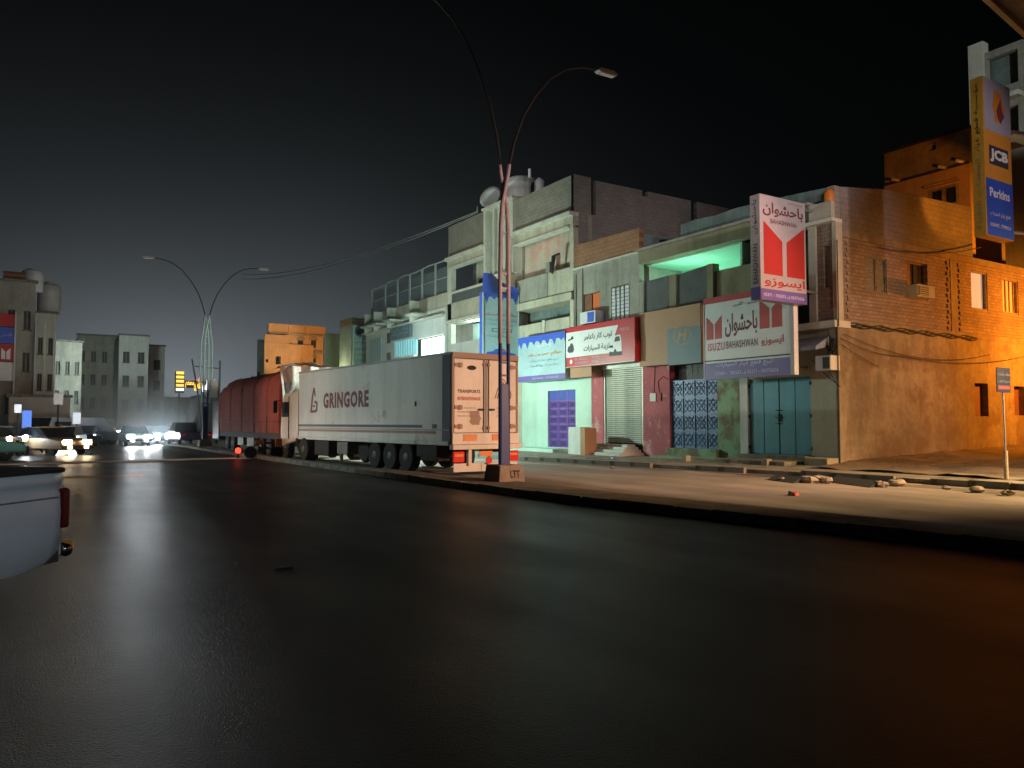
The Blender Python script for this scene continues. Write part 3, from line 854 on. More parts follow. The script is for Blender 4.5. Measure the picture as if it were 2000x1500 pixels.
sag2 = MB(); sag(sag2, (23.9, YC + .5, 3.95), (23.85, YC - .1, 2.9), .08); sag2.build('slack_cable', M['cable'], A)
# orange plastic drum on the parapet
o = MB().lathe([(0.0, 0), (.16, 0), (.18, .1), (.17, .42), (.12, .5), (.06, .55)], (23.98, FY(1627), FZ(1627, 398)), 14).build('plastic_drum', mat('orange_plastic', (0.7, 0.2, 0.03), .5, var=.1), smooth=True)
tag(o, 'small orange plastic drum standing on the corner roof ledge', 'drum')
# the doorstep block at the corner
o = boxp('concrete_step', M['stone'], None, 23.2, 23.9, FY(1640), FY(1596), 0.1, 0.48, bevel=0.03)
tag(o, 'pale orange-lit concrete block step at the foot of the building corner', 'step')
# pavement platform in front of the teal door
o = boxp('concrete_platform', M['pave'], None, 22.5, 23.75, FY(1582), FY(1445), 0.1, 0.34, bevel=0.03)
tag(o, 'low grey concrete platform in front of the teal doors', 'platform')
o = boxp('concrete_platform', M['green_peel'], None, 22.9, 23.7, FY(1438), FY(1305), 0.1, 0.30, bevel=0.03)
tag(o, 'low greenish concrete platform in front of the blue panelled door', 'platform')

# ================================================================== middle building with the shutter
YB = FY(1122)
B = thing('shutter_shop_building', 'narrow two-storey building with brown block parapet above the roller shutter', 'building', (24, YA, 0))
boxp('core', M['render'], B, 24.6, 36, YA, YB - .02, 0.1, 9.5)
sY = yb(1178, 1255); s0, s1 = FZ(1216, 868), FZ(1216, 712)
Yp = FY(1155)
wall(B, M['pinkwall'], 'y', 24.0, .3, sY[1], Yp, gz, 5.3, name='red_wall')
boxp('lintel', M['render'], B, 24.0, 24.3, sY[0] + .9 - .9, sY[1], s1, 5.3)
w1 = (FY(1172), FY(1140), FZ(1156, 606), FZ(1156, 572)); w2 = (FY(1229), FY(1196), FZ(1212, 624), FZ(1212, 560))
wall(B, M['render'], 'y', 24.0, .3, YA + .01, YB - .01, 5.3, 9.5, [w1, w2])
boxp('cornice', M['trim'], B, 23.9, 24.3, YA + .01, YB - .01, 9.44, 9.53)
pr = MB().hexa([(24.0, YA, 9.53), (24.3, YA, 9.53), (24.3, YB, 9.53), (24.0, YB, 9.53), (24.0, YA, 10.62), (24.3, YA, 10.62), (24.3, YB, 10.72), (24.0, YB, 10.72)])
pr.build('parapet', M['redbrick'], B)
boxp('back_parapet', M['teal_roof'], B, 24.3, 30, YA + .01, YA + .25, 9.53, 10.4)
f = MB().box(24.12, 24.2, w1[0], w1[1], w1[2], w1[3]).build('window', M['wood'], B)
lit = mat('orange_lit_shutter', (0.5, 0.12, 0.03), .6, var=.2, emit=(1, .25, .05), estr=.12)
boxp('shutter_leaf', M['wood'], f, 24.06, 24.11, (w1[0] + w1[1]) / 2 + .05, w1[1] - .05, w1[2] + .05, w1[3] - .05)
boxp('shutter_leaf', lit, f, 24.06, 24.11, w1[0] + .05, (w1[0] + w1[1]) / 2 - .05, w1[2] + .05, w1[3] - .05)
f = boxp('window', M['plasticwhite'], B, 24.0, 24.03, w2[0] - .05, w2[1] + .05, w2[2] - .05, w2[3] + .05)
gr = MB()
for k in range(1, 4):
    yy = w2[0] + (w2[1] - w2[0]) * k / 4; gr.box(23.96, 23.995, yy - .02, yy + .02, w2[2], w2[3])
for k in range(1, 9):
    zz = w2[2] + (w2[3] - w2[2]) * k / 9; gr.box(23.97, 23.998, w2[0], w2[1], zz - .012, zz + .012)
gr.build('grille', M['kerb'], f)
MB().tube([(23.9, YB - .25, 5.4), (23.9, YB - .25, 9.2), (23.95, YB - .5, 9.3)], .06, 8).build('drain_pipe', M['render'], B)
boxp('pilaster', M['render'], B, 23.92, 24.0, YB - .75, YB - .35, 5.3, 9.44)
# shutter: every slat
sh = MB().box(24.12, 24.14, sY[0], sY[1], s0, s1).build('roller_shutter', M['darkgrey'], B)
ns = 38; hh = (s1 - s0 - .1) / ns
sl = mesh_only(MB().prism([(0, 0), (0.030, hh * .25), (0.034, hh * .55), (0.0, hh * .86)], (0, (sY[1] - sY[0]) / 2 - .06, 0), (-1, 0, 0), X3, -(sY[1] - sY[0]) + .12), M['shutter'])
for k in range(ns): piece(sl, 'slat', sh, (24.115, (sY[0] + sY[1]) / 2, s0 + .06 + k * hh))
boxp('guide_rail', M['shutter'], sh, 24.03, 24.12, sY[0] - .0, sY[0] + .09, s0, s1)
boxp('guide_rail', M['shutter'], sh, 24.03, 24.12, sY[1] - .09, sY[1], s0, s1)
boxp('shutter_housing', M['shutter'], sh, 23.9, 24.11, sY[0], sY[1], s1 - .16, s1 + .12)
ac_unit('air_conditioner', 'small white and blue air conditioner above the red shop sign under the brown shutters', 23.45, 24.05, FY(1163, 23.45), FY(1133, 23.45), FZ(1148, 632, 23.45), FZ(1148, 608, 23.45), grille='signblue')
bx = boxp('wooden_box', M['brownpanel'], None, 23.3, 23.95, FY(1155, 23.3), FY(1114, 23.3), FZ(1130, 737, 23.3), FZ(1130, 716, 23.3))
tag(bx, 'brown wooden box fixed beneath the left end of the red sign', 'box')
st = thing('shop_steps', 'three worn white marble steps leading up to the roller shutter', 'steps', (23.4, (sY[0] + sY[1]) / 2, .1))
for k in range(4):
    boxp('step', M['marble'], st, 22.6 + k * .3, 23.98, sY[0] - .1 + .2 * k, sY[1] + .9 - .2 * k, .1, .22 + (s0 - .2) * (k + 1) / 4.0, bevel=.015)
pn = thing('concrete_plinth', 'chest-high whitish concrete plinth with orange side, right of the violet door', 'plinth', (22.6, FY(1125, 22.6), .1))
px0, px1 = 1110, 1142
boxp('slab', M['white'], pn, 22.3, 22.95, FY(1133, 22.3), FY(1109, 22.3), .15, FZ(1122, 834, 22.3), bevel=.03)
boxp('edge_band', M['brownpanel'], pn, 22.29, 22.97, FY(1142, 22.3), FY(1133, 22.3) - .005, .2, FZ(1122, 836, 22.3))
# ================================================================== three-storey building
YC1 = FY(875)
C = thing('three_storey_building', 'pale three-storey building with ribbed stair tower and block parapets behind the white trailer', 'building', (24, YB, 0))
zt = 14.45
boxp('core', M['render'], C, 25.9, 36, YB + .02, YC1, 0.1, 12.3)
boxp('roof', M['render'], C, 24.3, 36, YB + .25, YC1, 12.3, 12.5)
# side parapet over the lower roofs, with its two slits and a chipped notch
def SX(px): return GX(px, YB)
def SZ(px, py): return GZ(px, py, YB)
sx = [24.0, SX(1156), SX(1165), SX(1257), SX(1268), SX(1353), SX(1364), SX(1434)]
wl = MB()
for a, b, z in ((24.0, sx[1], 14.45), (sx[2], sx[3], 14.35), (sx[3], sx[4], 14.05), (sx[4], sx[5], 14.35), (sx[6], sx[7], 14.35)):
    wl.box(a, b, YB, YB + .22, 12.5, z)
wl.build('side_parapet', M['block_x'], C)
wall(C, M['block_x'], 'x', YB + 0.0, .22, 24.3, sx[7], 9.4, 12.5, name='side_wall')
boxp('column', M['render'], C, SX(1149), SX(1157), YB - .03, YB, 9.5, 12.4)
# ground shop
dY = yb(1070, 1124); d0, d1 = FZ(1097, 874), FZ(1097, 762)
wall(C, M['mint'], 'y', 23.99, .31, Yp, FY(1020), gz, 5.6, [(dY[0], dY[1], d0, d1)])
boxp('door_back', M['dark'], C, 24.2, 24.3, dY[0], dY[1], d0, d1)
panel_door(C, dY, d0, d1, 3, 6, M['purple'], M['purpleorn'], topband=.55, framew=.08)
wall(C, M['cream'], 'y', 24.0, .3, FY(1020), FY(945), gz, 5.6)
boxp('doorstep', M['mint'], C, 22.6, 24.0, FY(1123), FY(1022), .1, d0 - .03)
# right bay
r0, r1 = FY(1122), FY(1006)
zz = dict(ledge=FZ(1118, 417.5), l2=FZ(1112, 442), wb=FZ(1112, 503), bb=FZ(1118, 571), sb=FZ(1118, 586), db=FZ(1118, 617), lb=FZ(1120, 655))
boxp('block_parapet', M['block'], C, 24.0, 24.22, r0 + .02, r1, zz['ledge'] + .1, zt)
boxp('ledge', M['trim'], C, 23.72, 24.3, r0, r1 + .1, zz['ledge'] - .1, zz['ledge'] + .1)
boxp('fascia', M['cream'], C, 23.95, 24.3, r0 + .02, r1, zz['l2'], zz['ledge'] - .1)
boxp('drip_trim', M['trim'], C, 23.85, 24.3, r0 + .35, r1 - .05, zz['l2'] - .1, zz['l2'])
boxp('pillar', M['cream'], C, 23.98, 24.3, r0 + .02, r0 + .33, zz['lb'], zz['l2'] - .1)
pinkc = mat('pink_stained_render', (0.60, 0.50, 0.40), .9, var=.25, scale=.6, streak=.35, dirt=(.55, .3, .24), dirt_amt=.3)
boxp('back_wall', pinkc, C, 24.7, 25.85, r0 + .02, r1, zz['sb'], zz['l2'] + .3)
boxp('balustrade', M['cream'], C, 24.0, 24.15, r0 + .33, r0 + 2.3, zz['bb'], zz['wb'] - .5)
boxp('balustrade', M['render'], C, 24.0, 24.15, r0 + 2.35, r1, zz['bb'], zz['wb'] - .48)
boxp('post', M['render'], C, 24.02, 24.2, r0 + 2.2, r0 + 2.55, zz['bb'], zz['wb'] + .1)
boxp('slab_band', M['cream'], C, 23.82, 24.7, r0 + .02, r1, zz['sb'], zz['bb'])
boxp('recess_wall', M['teal_roof'], C, 24.9, 25.85, r0 + .02, r1, zz['lb'] - 1, zz['sb'])
boxp('balustrade', M['cream'], C, 23.95, 24.15, r0 + .33, r0 + 2.5, zz['lb'] - .2, zz['db'])
boxp('balustrade', M['cream'], C, 23.95, 24.15, r0 + 2.75, r1, zz['lb'] - .2, zz['db'] - .03)
boxp('post', M['trim'], C, 23.9, 24.2, r0 + 2.5, r0 + 2.75, zz['lb'] - .2, zz['db'] + .05)
boxp('slab_band', M['cream'], C, 23.9, 24.9, r0 + .02, FY(945), 5.6, zz['lb'] - .2)
# hanging black cloth and scrap on the balustrade
cl = MB().tube([(23.9, FY(1085), FZ(1085, 500)), (23.86, FY(1084), FZ(1084, 520)), (23.9, FY(1082), FZ(1082, 535))], .12, 6, .05)
cl.tube([(23.9, FY(1085), FZ(1085, 500)), (23.9, FY(1096), FZ(1096, 496))], .06, 5)
o = cl.build('hanging_cloth', M['dark']); tag(o, 'black rag hanging over the upper balcony rail of the pale building', 'cloth')
# stair tower with vertical ribs
s_0, s_1 = FY(1006), FY(948)
zk0, zk1 = FZ(975, 535), FZ(1001, 393) + .1
boxp('tower_wall', M['render'], C, 24.5, 25.9, s_0, s_1, 5.6, zk1 - .2)
for k in range(6):
    y = s_0 + .12 + (s_1 - s_0 - .24) * k / 5
    boxp('rib', M['trim'], C, 23.85 if k in (0, 5) else 24.1, 24.5, y - .12, y + .12, zk0, zk1)
boxp('tower_cap', M['trim'], C, 23.75, 24.6, s_0 - .05, s_1 + .1, zk1, zk1 + .14)
boxp('tower_sill', M['trim'], C, 23.85, 24.6, s_0, s_1, zk0 - .2, zk0)
boxp('lower_wall', M['cream'], C, 24.1, 24.5, s_0, s_1, 5.6, zk0 - .2)
# left bay
l0, l1 = s_1, YC1
zl2 = FZ(948, 482)
boxp('block_parapet', M['block'], C, 24.0, 24.22, l0, l1, zl2 + .1, FZ(878, 443))
boxp('ledge', M['trim'], C, 23.72, 24.3, l0 - .05, l1 + .05, zl2 - .1, zl2 + .1)
z3 = FZ(945, 500)
boxp('fascia', M['cream'], C, 23.95, 24.3, l0, l1, z3, zl2 - .1)
boxp('drip_trim', M['trim'], C, 23.85, 24.3, l0 + .1, l1 - .6, z3 - .1, z3)
boxp('pillar', M['trim'], C, 23.96, 24.3, l1 - .5, l1, 5.6, z3)
boxp('back_wall', M['cream'], C, 24.9, 25.85, l0, FY(906), 8.2, z3 + .3)
boxp('dark_opening', M['teal_roof'], C, 25.6, 25.85, FY(906), l1 - .5, 8.2, z3 + .3)
boxp('window', M['dark'], C, 24.87, 24.9, FY(923), FY(911), FZ(917, 552), FZ(917, 541))
zr1, zr0 = FZ(935, 555), FZ(905, 600)
boxp('balcony_rail', M['trim'], C, 23.95, 24.05, l0, l1 - .5, zr1 - .15, zr1)
boxp('balcony_mesh', M['mesh'], C, 24.0, 24.03, l0, l1 - .5, zr1 - .75, zr1 - .15)
boxp('balustrade', M['cream'], C, 23.96, 24.15, l0, l1, 9.25 - .9, zr1 - .75)
boxp('slab_band', M['trim'], C, 23.8, 24.9, l0, l1, 8.15, 8.35)
# open lit hall of the first floor
o0, o1 = FZ(905, 692), FZ(905, 628)
boxp('lintel', M['cream'], C, 23.98, 24.3, l0, l1 - .5, o1, 8.15)
wall(C, M['mint'], 'y', 25.6, .25, l0, l1 - .5, 5.6, o1 + .3, name='hall_wall')
boxp('balustrade', M['white'], C, 24.0, 24.12, l0, l1 - .5, 5.2, FZ(905, 668))
lamp('hall_lamp', 'POINT', (24.9, FY(915), 7.6), 260, (0.75, 1.0, 0.95), 0.12)
wall(C, M['cream'], 'y', 24.0, .3, FY(945), YC1, gz, 5.2)
# roof things
def tank(name, lb, cx_, cy_, z, r, h, grp=None):
    t = thing(name, lb, 'water tank', (cx_, cy_, z), group=grp)
    MB().lathe([(r * .96, 0), (r, .06), (r, h * .33), (r * 1.02, h * .36), (r, h * .39), (r, h * .66), (r * 1.02, h * .69), (r, h * .72), (r, h * .92), (r * .8, h)], (cx_, cy_, z), 24).build('drum', M['plasticwhite'], t, smooth=True)
    MB().lathe([(r * .42, 0), (r * .42, h * .08), (r * .3, h * .1)], (cx_, cy_, z + h), 16).build('lid', M['plasticwhite'], t)
    return t
xt = 25.3
tank('water_tank', 'large white plastic water tank on the roof beside the light pole', xt, FY(1018, xt), FZ(1018, 384, xt) - .25, .88, FZ(1018, 349, xt) - FZ(1018, 384, xt) + .25, 'white roof tanks')
tank('water_tank', 'slim grey-white cylinder on the roof right of the large tank', xt, FY(1054, xt), FZ(1054, 367, xt) - .6, .28, FZ(1054, 351, xt) - FZ(1054, 367, xt) + .6, 'white roof tanks')
tank('water_tank', 'pale tank half hidden behind the light pole left of the large tank', xt + .4, FY(981, xt + .4), FZ(981, 393, xt + .4) - .3, .5, FZ(981, 366, xt + .4) - FZ(981, 393, xt + .4), 'white roof tanks')
an = thing('antenna_mast', 'thin white antenna mast rising behind the large roof tank', 'antenna', (24.6, FY(1035, 24.6), 12.5))
ya = FY(1035, 24.6)
MB().tube([(24.6, ya, 12.5), (24.6, ya, FZ(1035, 330, 24.6))], .03, 6).build('mast', M['metal'], an)
MB().tube([(24.6, ya, FZ(1035, 346, 24.6)), (24.6, ya, FZ(1035, 330, 24.6))], .09, 8).build('antenna_head', M['plasticwhite'], an)
ds = thing('satellite_dish', 'round pale satellite dish on the roof left of the light pole', 'satellite dish', (24.5, FY(960, 24.5), 12.8))
yd = FY(960, 24.5); zd = FZ(960, 388, 24.5)
dp = [(0.0, .0), (.25, .02), (.5, .09), (.72, .2), (.72, .23), (.5, .12), (.25, .05), (0.001, .03)]
dd = MB(); dd.lathe([(max(r, .001), h) for r, h in dp], (0, 0, 0), 22)
rotm = Matrix.Rotation(R(-70), 4, 'Y') @ Matrix.Rotation(R(25), 4, 'X')
dd.v = [tuple(rotm @ Vector(v) + Vector((24.5, yd, zd))) for v in dd.v]
dd.build('dish', M['plasticwhite'], ds, smooth=True)
MB().tube([(24.5, yd, 12.5), (24.55, yd, zd)], .05, 6).build('mount', M['metal'], ds)
o = MB().tube([(24.1, FY(929), FZ(929, 416)), (24.1, FY(929), FZ(929, 402))], .1, 6, .02).build('roof_pipe', M['render'])
tag(o, 'short stub of pipe sticking up from the left block parapet', 'pipe')

# ================================================================== lit building with the roof fence
YD = FY(715)
D = thing('fenced_roof_building', 'low pale building with a screened roof terrace and bright lit shop opening behind the trailer', 'building', (24, YC1, 0))
zs1 = FZ(872, 571); zs0 = zs1 - .95
boxp('core', M['render'], D, 26.5, 36, YC1 + .02, YD, 0.1, 9.5)
boxp('roof_parapet', M['cream'], D, 24.0, 24.3, YC1 + .02, YD, zs0, 10.3)
boxp('roof_slab', M['trim'], D, 23.9, 26.5, YC1 + .02, YD, zs0 - .12, zs0)
boxp('back', M['render'], D, 26.5, 27, YC1 + .02, YD, 9.5, 10.3)
for k, px in enumerate((733, 751, 778, 824)):
    y = FY(px); boxp('canopy_slab', M['trim'], D, 22.9, 24.0, y - .9, y + .5, zs0 - .25 + .0, zs0 - .13)
    boxp('fin', M['trim'], D, 23.3, 24.0, y + .5, y + .62, zs0 - .6, zs0 + .9)
# first floor frontage
za = FZ(840, 640)
wD = wall
oD = (FY(869), FY(808), FZ(840, 700), FZ(840, 657))
wall(D, M['white'], 'y', 24.0, .3, FY(873), YD, gz, zs0 - .12, [oD, (FY(812), FY(770), FZ(790, 695), FZ(790, 664))])
boxp('pillar', M['white'], D, 23.85, 24.3, YC1 + .02, FY(871), gz, zs0 - .12)
bright = mat('lit_shop_interior', (0.9, 0.95, 0.95), .9, var=0, emit=(0.85, 1.0, 0.97), estr=3.0)
boxp('lit_interior', bright, D, 24.6, 24.7, oD[0], oD[1], oD[2], oD[3])
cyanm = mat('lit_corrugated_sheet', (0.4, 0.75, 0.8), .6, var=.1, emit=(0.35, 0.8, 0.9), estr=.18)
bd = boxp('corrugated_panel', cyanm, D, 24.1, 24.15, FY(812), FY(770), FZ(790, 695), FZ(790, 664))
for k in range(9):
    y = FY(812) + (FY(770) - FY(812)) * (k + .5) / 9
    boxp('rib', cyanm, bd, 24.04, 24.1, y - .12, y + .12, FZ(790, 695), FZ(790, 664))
bs = thing('board_sign', 'grey-blue shop signboard above the corrugated panel on the lit building', 'sign', (23.8, FY(788), 6))
boxp('board', M['slate'], bs, 23.75, 23.95, FY(806), FY(767), FZ(786, 662), FZ(786, 634))
for k in range(3): text('لبيع قطع الغيار' if k != 1 else 'محلات الزينة', (23.74, FY(770), FZ(786, 641 + k * 8)), (0, -1, 0), X3, FY(770) - FY(803), .34, M['ice'], bs, ar=True)
for z in (9.0 - .8, 7.3 - .6):
    boxp('window', M['darkgrey'], D, 23.97, 24.0, FY(763), FY(756), z - .5, z + .3)
boxp('blue_wall_panel', M['ice'], D, 23.96, 24.0, FY(745), FY(722), 5.5, 8.3)
boxp('eave', M['trim'], D, 23.6, 24.0, FY(873), YD, za + .55, za + .67)
lamp('shop_front_lamp', 'POINT', (20.6, FY(838), 6.6), 420, (0.7, 1.0, 0.95), 0.12)
# roof fence
fn = thing('roof_fence', 'tall screen of posts and grey netting round the terrace of the lit building', 'fence', (24.1, (YC1 + YD) / 2, 10.3))
fpx = [722, 748, 772, 796, 820, 846, 871]
for i, px in enumerate(fpx):
    y = FY(px); t = 12.35 + (FZ(870, 505) - 12.35) * i / 6
    boxp('post', M['paleframe'], fn, 24.1, 24.2, y - .07, y + .07, 10.3, t if i % 2 == 0 else t)
    if i:
        yp_, tp_ = FY(fpx[i - 1]), 12.35 + (FZ(870, 505) - 12.35) * (i - 1) / 6
        MB().tube([(24.15, yp_, tp_), (24.15, (yp_ + y) / 2, (tp_ + t) / 2 + random.uniform(-.06, .12)), (24.15, y, t)], .05, 5).build('top_rail', M['paleframe'], fn)
        MB().tube([(24.15, yp_, 11.4), (24.15, y, 11.4)], .03, 5).build('mid_rail', M['paleframe'], fn)
net = bpy.data.materials.new('grey_netting'); net.use_nodes = True
tn = net.node_tree; pn_ = tn.nodes['Principled BSDF']; pn_.inputs['Base Color'].default_value = (.16, .2, .21, 1); pn_.inputs['Roughness'].default_value = .9
pn_.inputs['Alpha'].default_value = 0.5
for i in range(6):
    y, y2 = FY(fpx[i]), FY(fpx[i + 1])
    boxp('netting', net, fn, 24.22, 24.235, y2 + .08, y - .08, 10.32, 12.1)

# ================================================================== buildings further down the right side
Mb = thing('mint_sign_building', 'brown-topped building end with a tall mint banner beyond the lit building', 'building', (24, 62, 0))
yq = 64.0
def QX(px): return onY(px, 700, yq).x
def QZ(px, py): return onY(px, py, yq).z
_r = _ray(663, 700); yqb = QX(686) * _r.y / _r.x
boxp('wall', M['render'], Mb, QX(686), QX(716), yq, yqb, 0.1, QZ(690, 634))
boxp('top_storey', M['redbrick'], Mb, QX(686), QX(716), yq + .01, yqb, QZ(690, 634), QZ(690, 620))
ms = thing('banner_sign', 'tall mint-green banner with dark letter rows on the wall beyond the trailer', 'sign', (QX(700), yq - .3, 6))
boxp('board', M['mint'], ms, QX(687), QX(713), yq - .35, yq - .2, QZ(700, 716), QZ(700, 637))
MB().lathe([(.5, 0), (.5, .02), (.36, .02), (.36, 0)], (QX(700), yq - .37, QZ(700, 648)), 18, 'y').build('emblem', M['teal'], ms)
for k in range(5):
    text(['ISUZU', 'لقطع الغيار', 'ايسوزو', 'محلات', 'للتجارة'][k] if k else 'محلات', (QX(689), yq - .355, QZ(700, 663 + k * 11)), (1, 0, 0), X3, QX(711) - QX(689), .34, M['beam' if k % 2 else 'teal'], ms, ar=True)
P_ = thing('green_block_building', 'plain pale green block between the ochre building and the banner', 'building', (24, 74, 0))
yq2 = 74.0
def skewbox(name, m, parent, px0, px1, y, depth, z0, z1):
    a, b, c, d = onY(px0, 825, y), onY(px1, 825, y), onY(px1, 825, y + depth), onY(px0 + 1.5, 825, y + depth)
    q = [(v.x, v.y) for v in (a, b, c, d)]
    return MB().hexa([(x, yy, z0) for x, yy in q] + [(x, yy, z1) for x, yy in q]).build(name, m, parent)
skewbox('wall', mat('pale_green_render', (.42, .46, .28), .9, var=.25, scale=.5, streak=.3), P_, 634, 676, yq2 + .0, 12, 0.1, onY(650, 653, yq2).z)
boxp('parapet_edge', M['render'], P_, onY(633.4, 700, yq2).x, onY(676, 700, yq2).x, yq2 - .1, yq2 + .2, onY(650, 653, yq2).z, onY(650, 651.5, yq2).z)
lamp('green_wall_lamp', 'POINT', (onY(640, 700, 66).x, 66.0, 5.5), 420, (0.85, 1.0, 0.6), .15)

yo = 112.0
O = thing('ochre_building', 'ochre balustraded building with arched windows far down the street', 'building', (onY(570, 700, yo).x, yo, 0))
def OX(px): return onY(px, 700, yo).x
def OZ(px, py): return onY(px, py, yo).z
wins = [(581, 592, 664, 679), (607, 617, 664, 679), (517, 522, 702, 708), (536, 546, 696, 712), (576, 583, 698, 711), (609, 617, 700, 710), (543, 549, 659, 667)]
holes = [(OX(a), OX(b), OZ(a, d), OZ(a, c)) for a, b, c, d in wins]
wall(O, M['yellowwall'], 'x', yo, .4, OX(525), OX(631), 0, OZ(600, 655), holes)
wall(O, M['yellowwall'], 'x', yo - .6, .4, OX(514), OX(560), 0, OZ(530, 671), [h for h in holes if h[3] < OZ(530, 680)])
skewbox('core', M['darkgrey'], O, 526.5, 631, yo + .5, 12, 0, OZ(600, 656))
for a, b, c, d in holes:
    f = boxp('window', M['dark'], O, a + .02, b - .02, yo + .25, yo + .3, c + .02, d - .02)
    boxp('pane', M['glass'], f, a + .15, (a + b) / 2 - .05, yo + .2, yo + .24, c + .15, d - .3)
    MB().prism([(-.65, 0), (-.5, .35), (-.25, .52), (0, .58), (.25, .52), (.5, .35), (.65, 0)], ((a + b) / 2, yo, d + .03), (1, 0, 0), X3, .12).build('window_arch', M['stain'], O)
boxp('cornice', M['stain'], O, OX(567), OX(632), yo - .35, yo, OZ(600, 690), OZ(600, 684))
boxp('cornice', M['stain'], O, OX(524), OX(632), yo - .4, yo + .2, OZ(600, 656), OZ(600, 653))
bal = mesh_only(MB().box(-.09, .09, -.09, .09, 0, 1.0), M['yellowwall'])
for k in range(46):
    x = OX(527) + (OX(631) - OX(527)) * k / 45
    piece(bal, 'baluster', O, (x, yo, OZ(600, 653)))
boxp('balustrade_rail', M['yellowwall'], O, OX(525), OX(632), yo - .2, yo + .2, OZ(600, 653) + 1.0, OZ(600, 653) + 1.25)
for px in (526, 565, 598, 631):
    boxp('balustrade_pier', M['yellowwall'], O, OX(px) - .25, OX(px) + .25, yo - .25, yo + .25, OZ(600, 653), OZ(600, 637))
for k in range(18):
    x = OX(515) + (OX(560) - OX(515)) * k / 17
    piece(bal, 'baluster', O, (x, yo - .6, OZ(530, 671)))
boxp('balustrade_rail', M['yellowwall'], O, OX(514), OX(560), yo - .8, yo - .4, OZ(530, 671) + 1, OZ(530, 671) + 1.2)
lamp('ochre_wall_lamp', 'SPOT', (OX(602), yo - 16, 8.0), 9000, (1.0, .47, .13), .2, target=(OX(590), yo, 12), spot=52, blend=.6)
lamp('ochre_wall_lamp_left', 'SPOT', (OX(520), yo - 16, 9.0), 4000, (1.0, .80, .75), .2, target=(OX(528), yo, 13), spot=36, blend=.6)
O2 = thing('grey_block_building', 'dim grey block just left of the ochre building', 'building', (OX(500), yo + 6, 0))
skewbox('wall', M['render'], O2, 500, 520, yo + 6, 12, 0, onY(510, 663, yo + 6).z)
boxp('window', M['dark'], O2, onY(503, 700, yo + 6).x, onY(508, 700, yo + 6).x, yo + 5.9, yo + 6, 8, 9.2)

# ================================================================== yellow and grey buildings behind the corner building
xy = 34.0
Yb = thing('ochre_upper_building', 'orange-lit plastered building rising behind the brick side wall, with drain spouts', 'building', (xy, YC + .5, 0))
y0_, y1_ = YC + .5, FY(1735, xy)
zty = FZ(1735, 298, xy)
zw = (FY(1882, xy), FY(1822, xy), FZ(1850, 402, xy), FZ(1850, 363, xy))
wall(Yb, M['yellowwall'], 'y', xy, .3, y0_, y1_, 8, FZ(1765, 352, xy), [zw])
hh_ = (FY(1838, xy), FY(1822, xy), FZ(1830, 290, xy), FZ(1830, 275, xy))
wall(Yb, M['stain'], 'y', xy + .05, .3, y0_, y1_, FZ(1765, 352, xy), zty, [hh_], name='parapet_wall')
boxp('parapet_cap', M['cable'], Yb, xy - .1, xy + .4, y0_ - .1, y1_ + .1, zty, zty + .08)
boxp('cornice', M['chassis'], Yb, xy - .08, xy, y0_, y1_, FZ(1765, 352, xy) - .04, FZ(1765, 352, xy) + .04)
boxp('back_wall', M['stain'], Yb, xy + 2.5, xy + 2.8, y0_, y1_, 8, zty - .5)
boxp('end_wall', M['stain'], Yb, xy + .35, xy + 2.5, y1_ - .3, y1_, 8, zty)
for px, py in ((1765, 350), (1858, 325), (1893, 313)):
    MB().tube([(xy, FY(px, xy), FZ(px, py, xy)), (xy - .5, FY(px, xy) + .02, FZ(px, py, xy) - .03)], .07, 8).build('drain_spout', M['trim'], Yb)
f = MB(); 
f.box(xy - .02, xy + .1, zw[0], zw[1], zw[2], zw[2] + .08); f.box(xy - .02, xy + .1, zw[0], zw[1], zw[3] - .1, zw[3])
ymid = (zw[0] + zw[1]) / 2
for yy in (zw[0] + .05, ymid, zw[1] - .05): f.box(xy - .03, xy + .1, yy - .06, yy + .06, zw[2] + .08, zw[3] - .1)
fw_ = f.build('window', M['stain'], Yb)
boxp('pane', M['glass'], fw_, xy + .2, xy + .22, zw[0], zw[1], zw[2], zw[3])
boxp('hood', M['yellowwall'], Yb, xy - .2, xy, zw[0] - .1, zw[1] + .1, zw[3] + .1, zw[3] + .18)

xg = 38.6
G = thing('grey_tower_building', 'dim grey concrete building with balconies rising above the right end of the brick wall', 'building', (xg, YC + .35, 0))
gy0, gy1 = YC + .35, FY(1910, xg)
gzt = FZ(1910, 85, xg)
wall(G, M['render'], 'y', xg, .3, gy0, FY(1940, xg), 8.3, gzt - .6, [(gy0 + .25, FY(1975, xg) + .35, FZ(1985, 262, xg), FZ(1985, 205, xg)), (gy0 + .2, FY(1945, xg), FZ(1985, 160, xg), FZ(1985, 95, xg))])
boxp('corner_pillar', M['trim'], G, xg - .1, xg + .4, FY(1940, xg), gy1, 8.3, gzt)
boxp('recess_wall', M['teal_roof'], G, xg + .6, xg + .7, gy0, FY(1940, xg), 8.3, gzt - .8)
boxp('slab_edge', M['trim'], G, xg - .5, xg, gy0, FY(1945, xg), FZ(1985, 192, xg), FZ(1985, 183, xg))
boxp('slab_edge', M['yellowwall'], G, xg - 1.0, xg, gy0, FY(1950, xg), FZ(1985, 290, xg), FZ(1985, 275, xg))
boxp('side_wall', M['render'], G, xg, 46, YC + .32, YC + .34, 8.5, gzt - .6)
boxp('core', M['render'], G, xg + .8, 46, YC + .36, gy1, 8.5, gzt - .9)

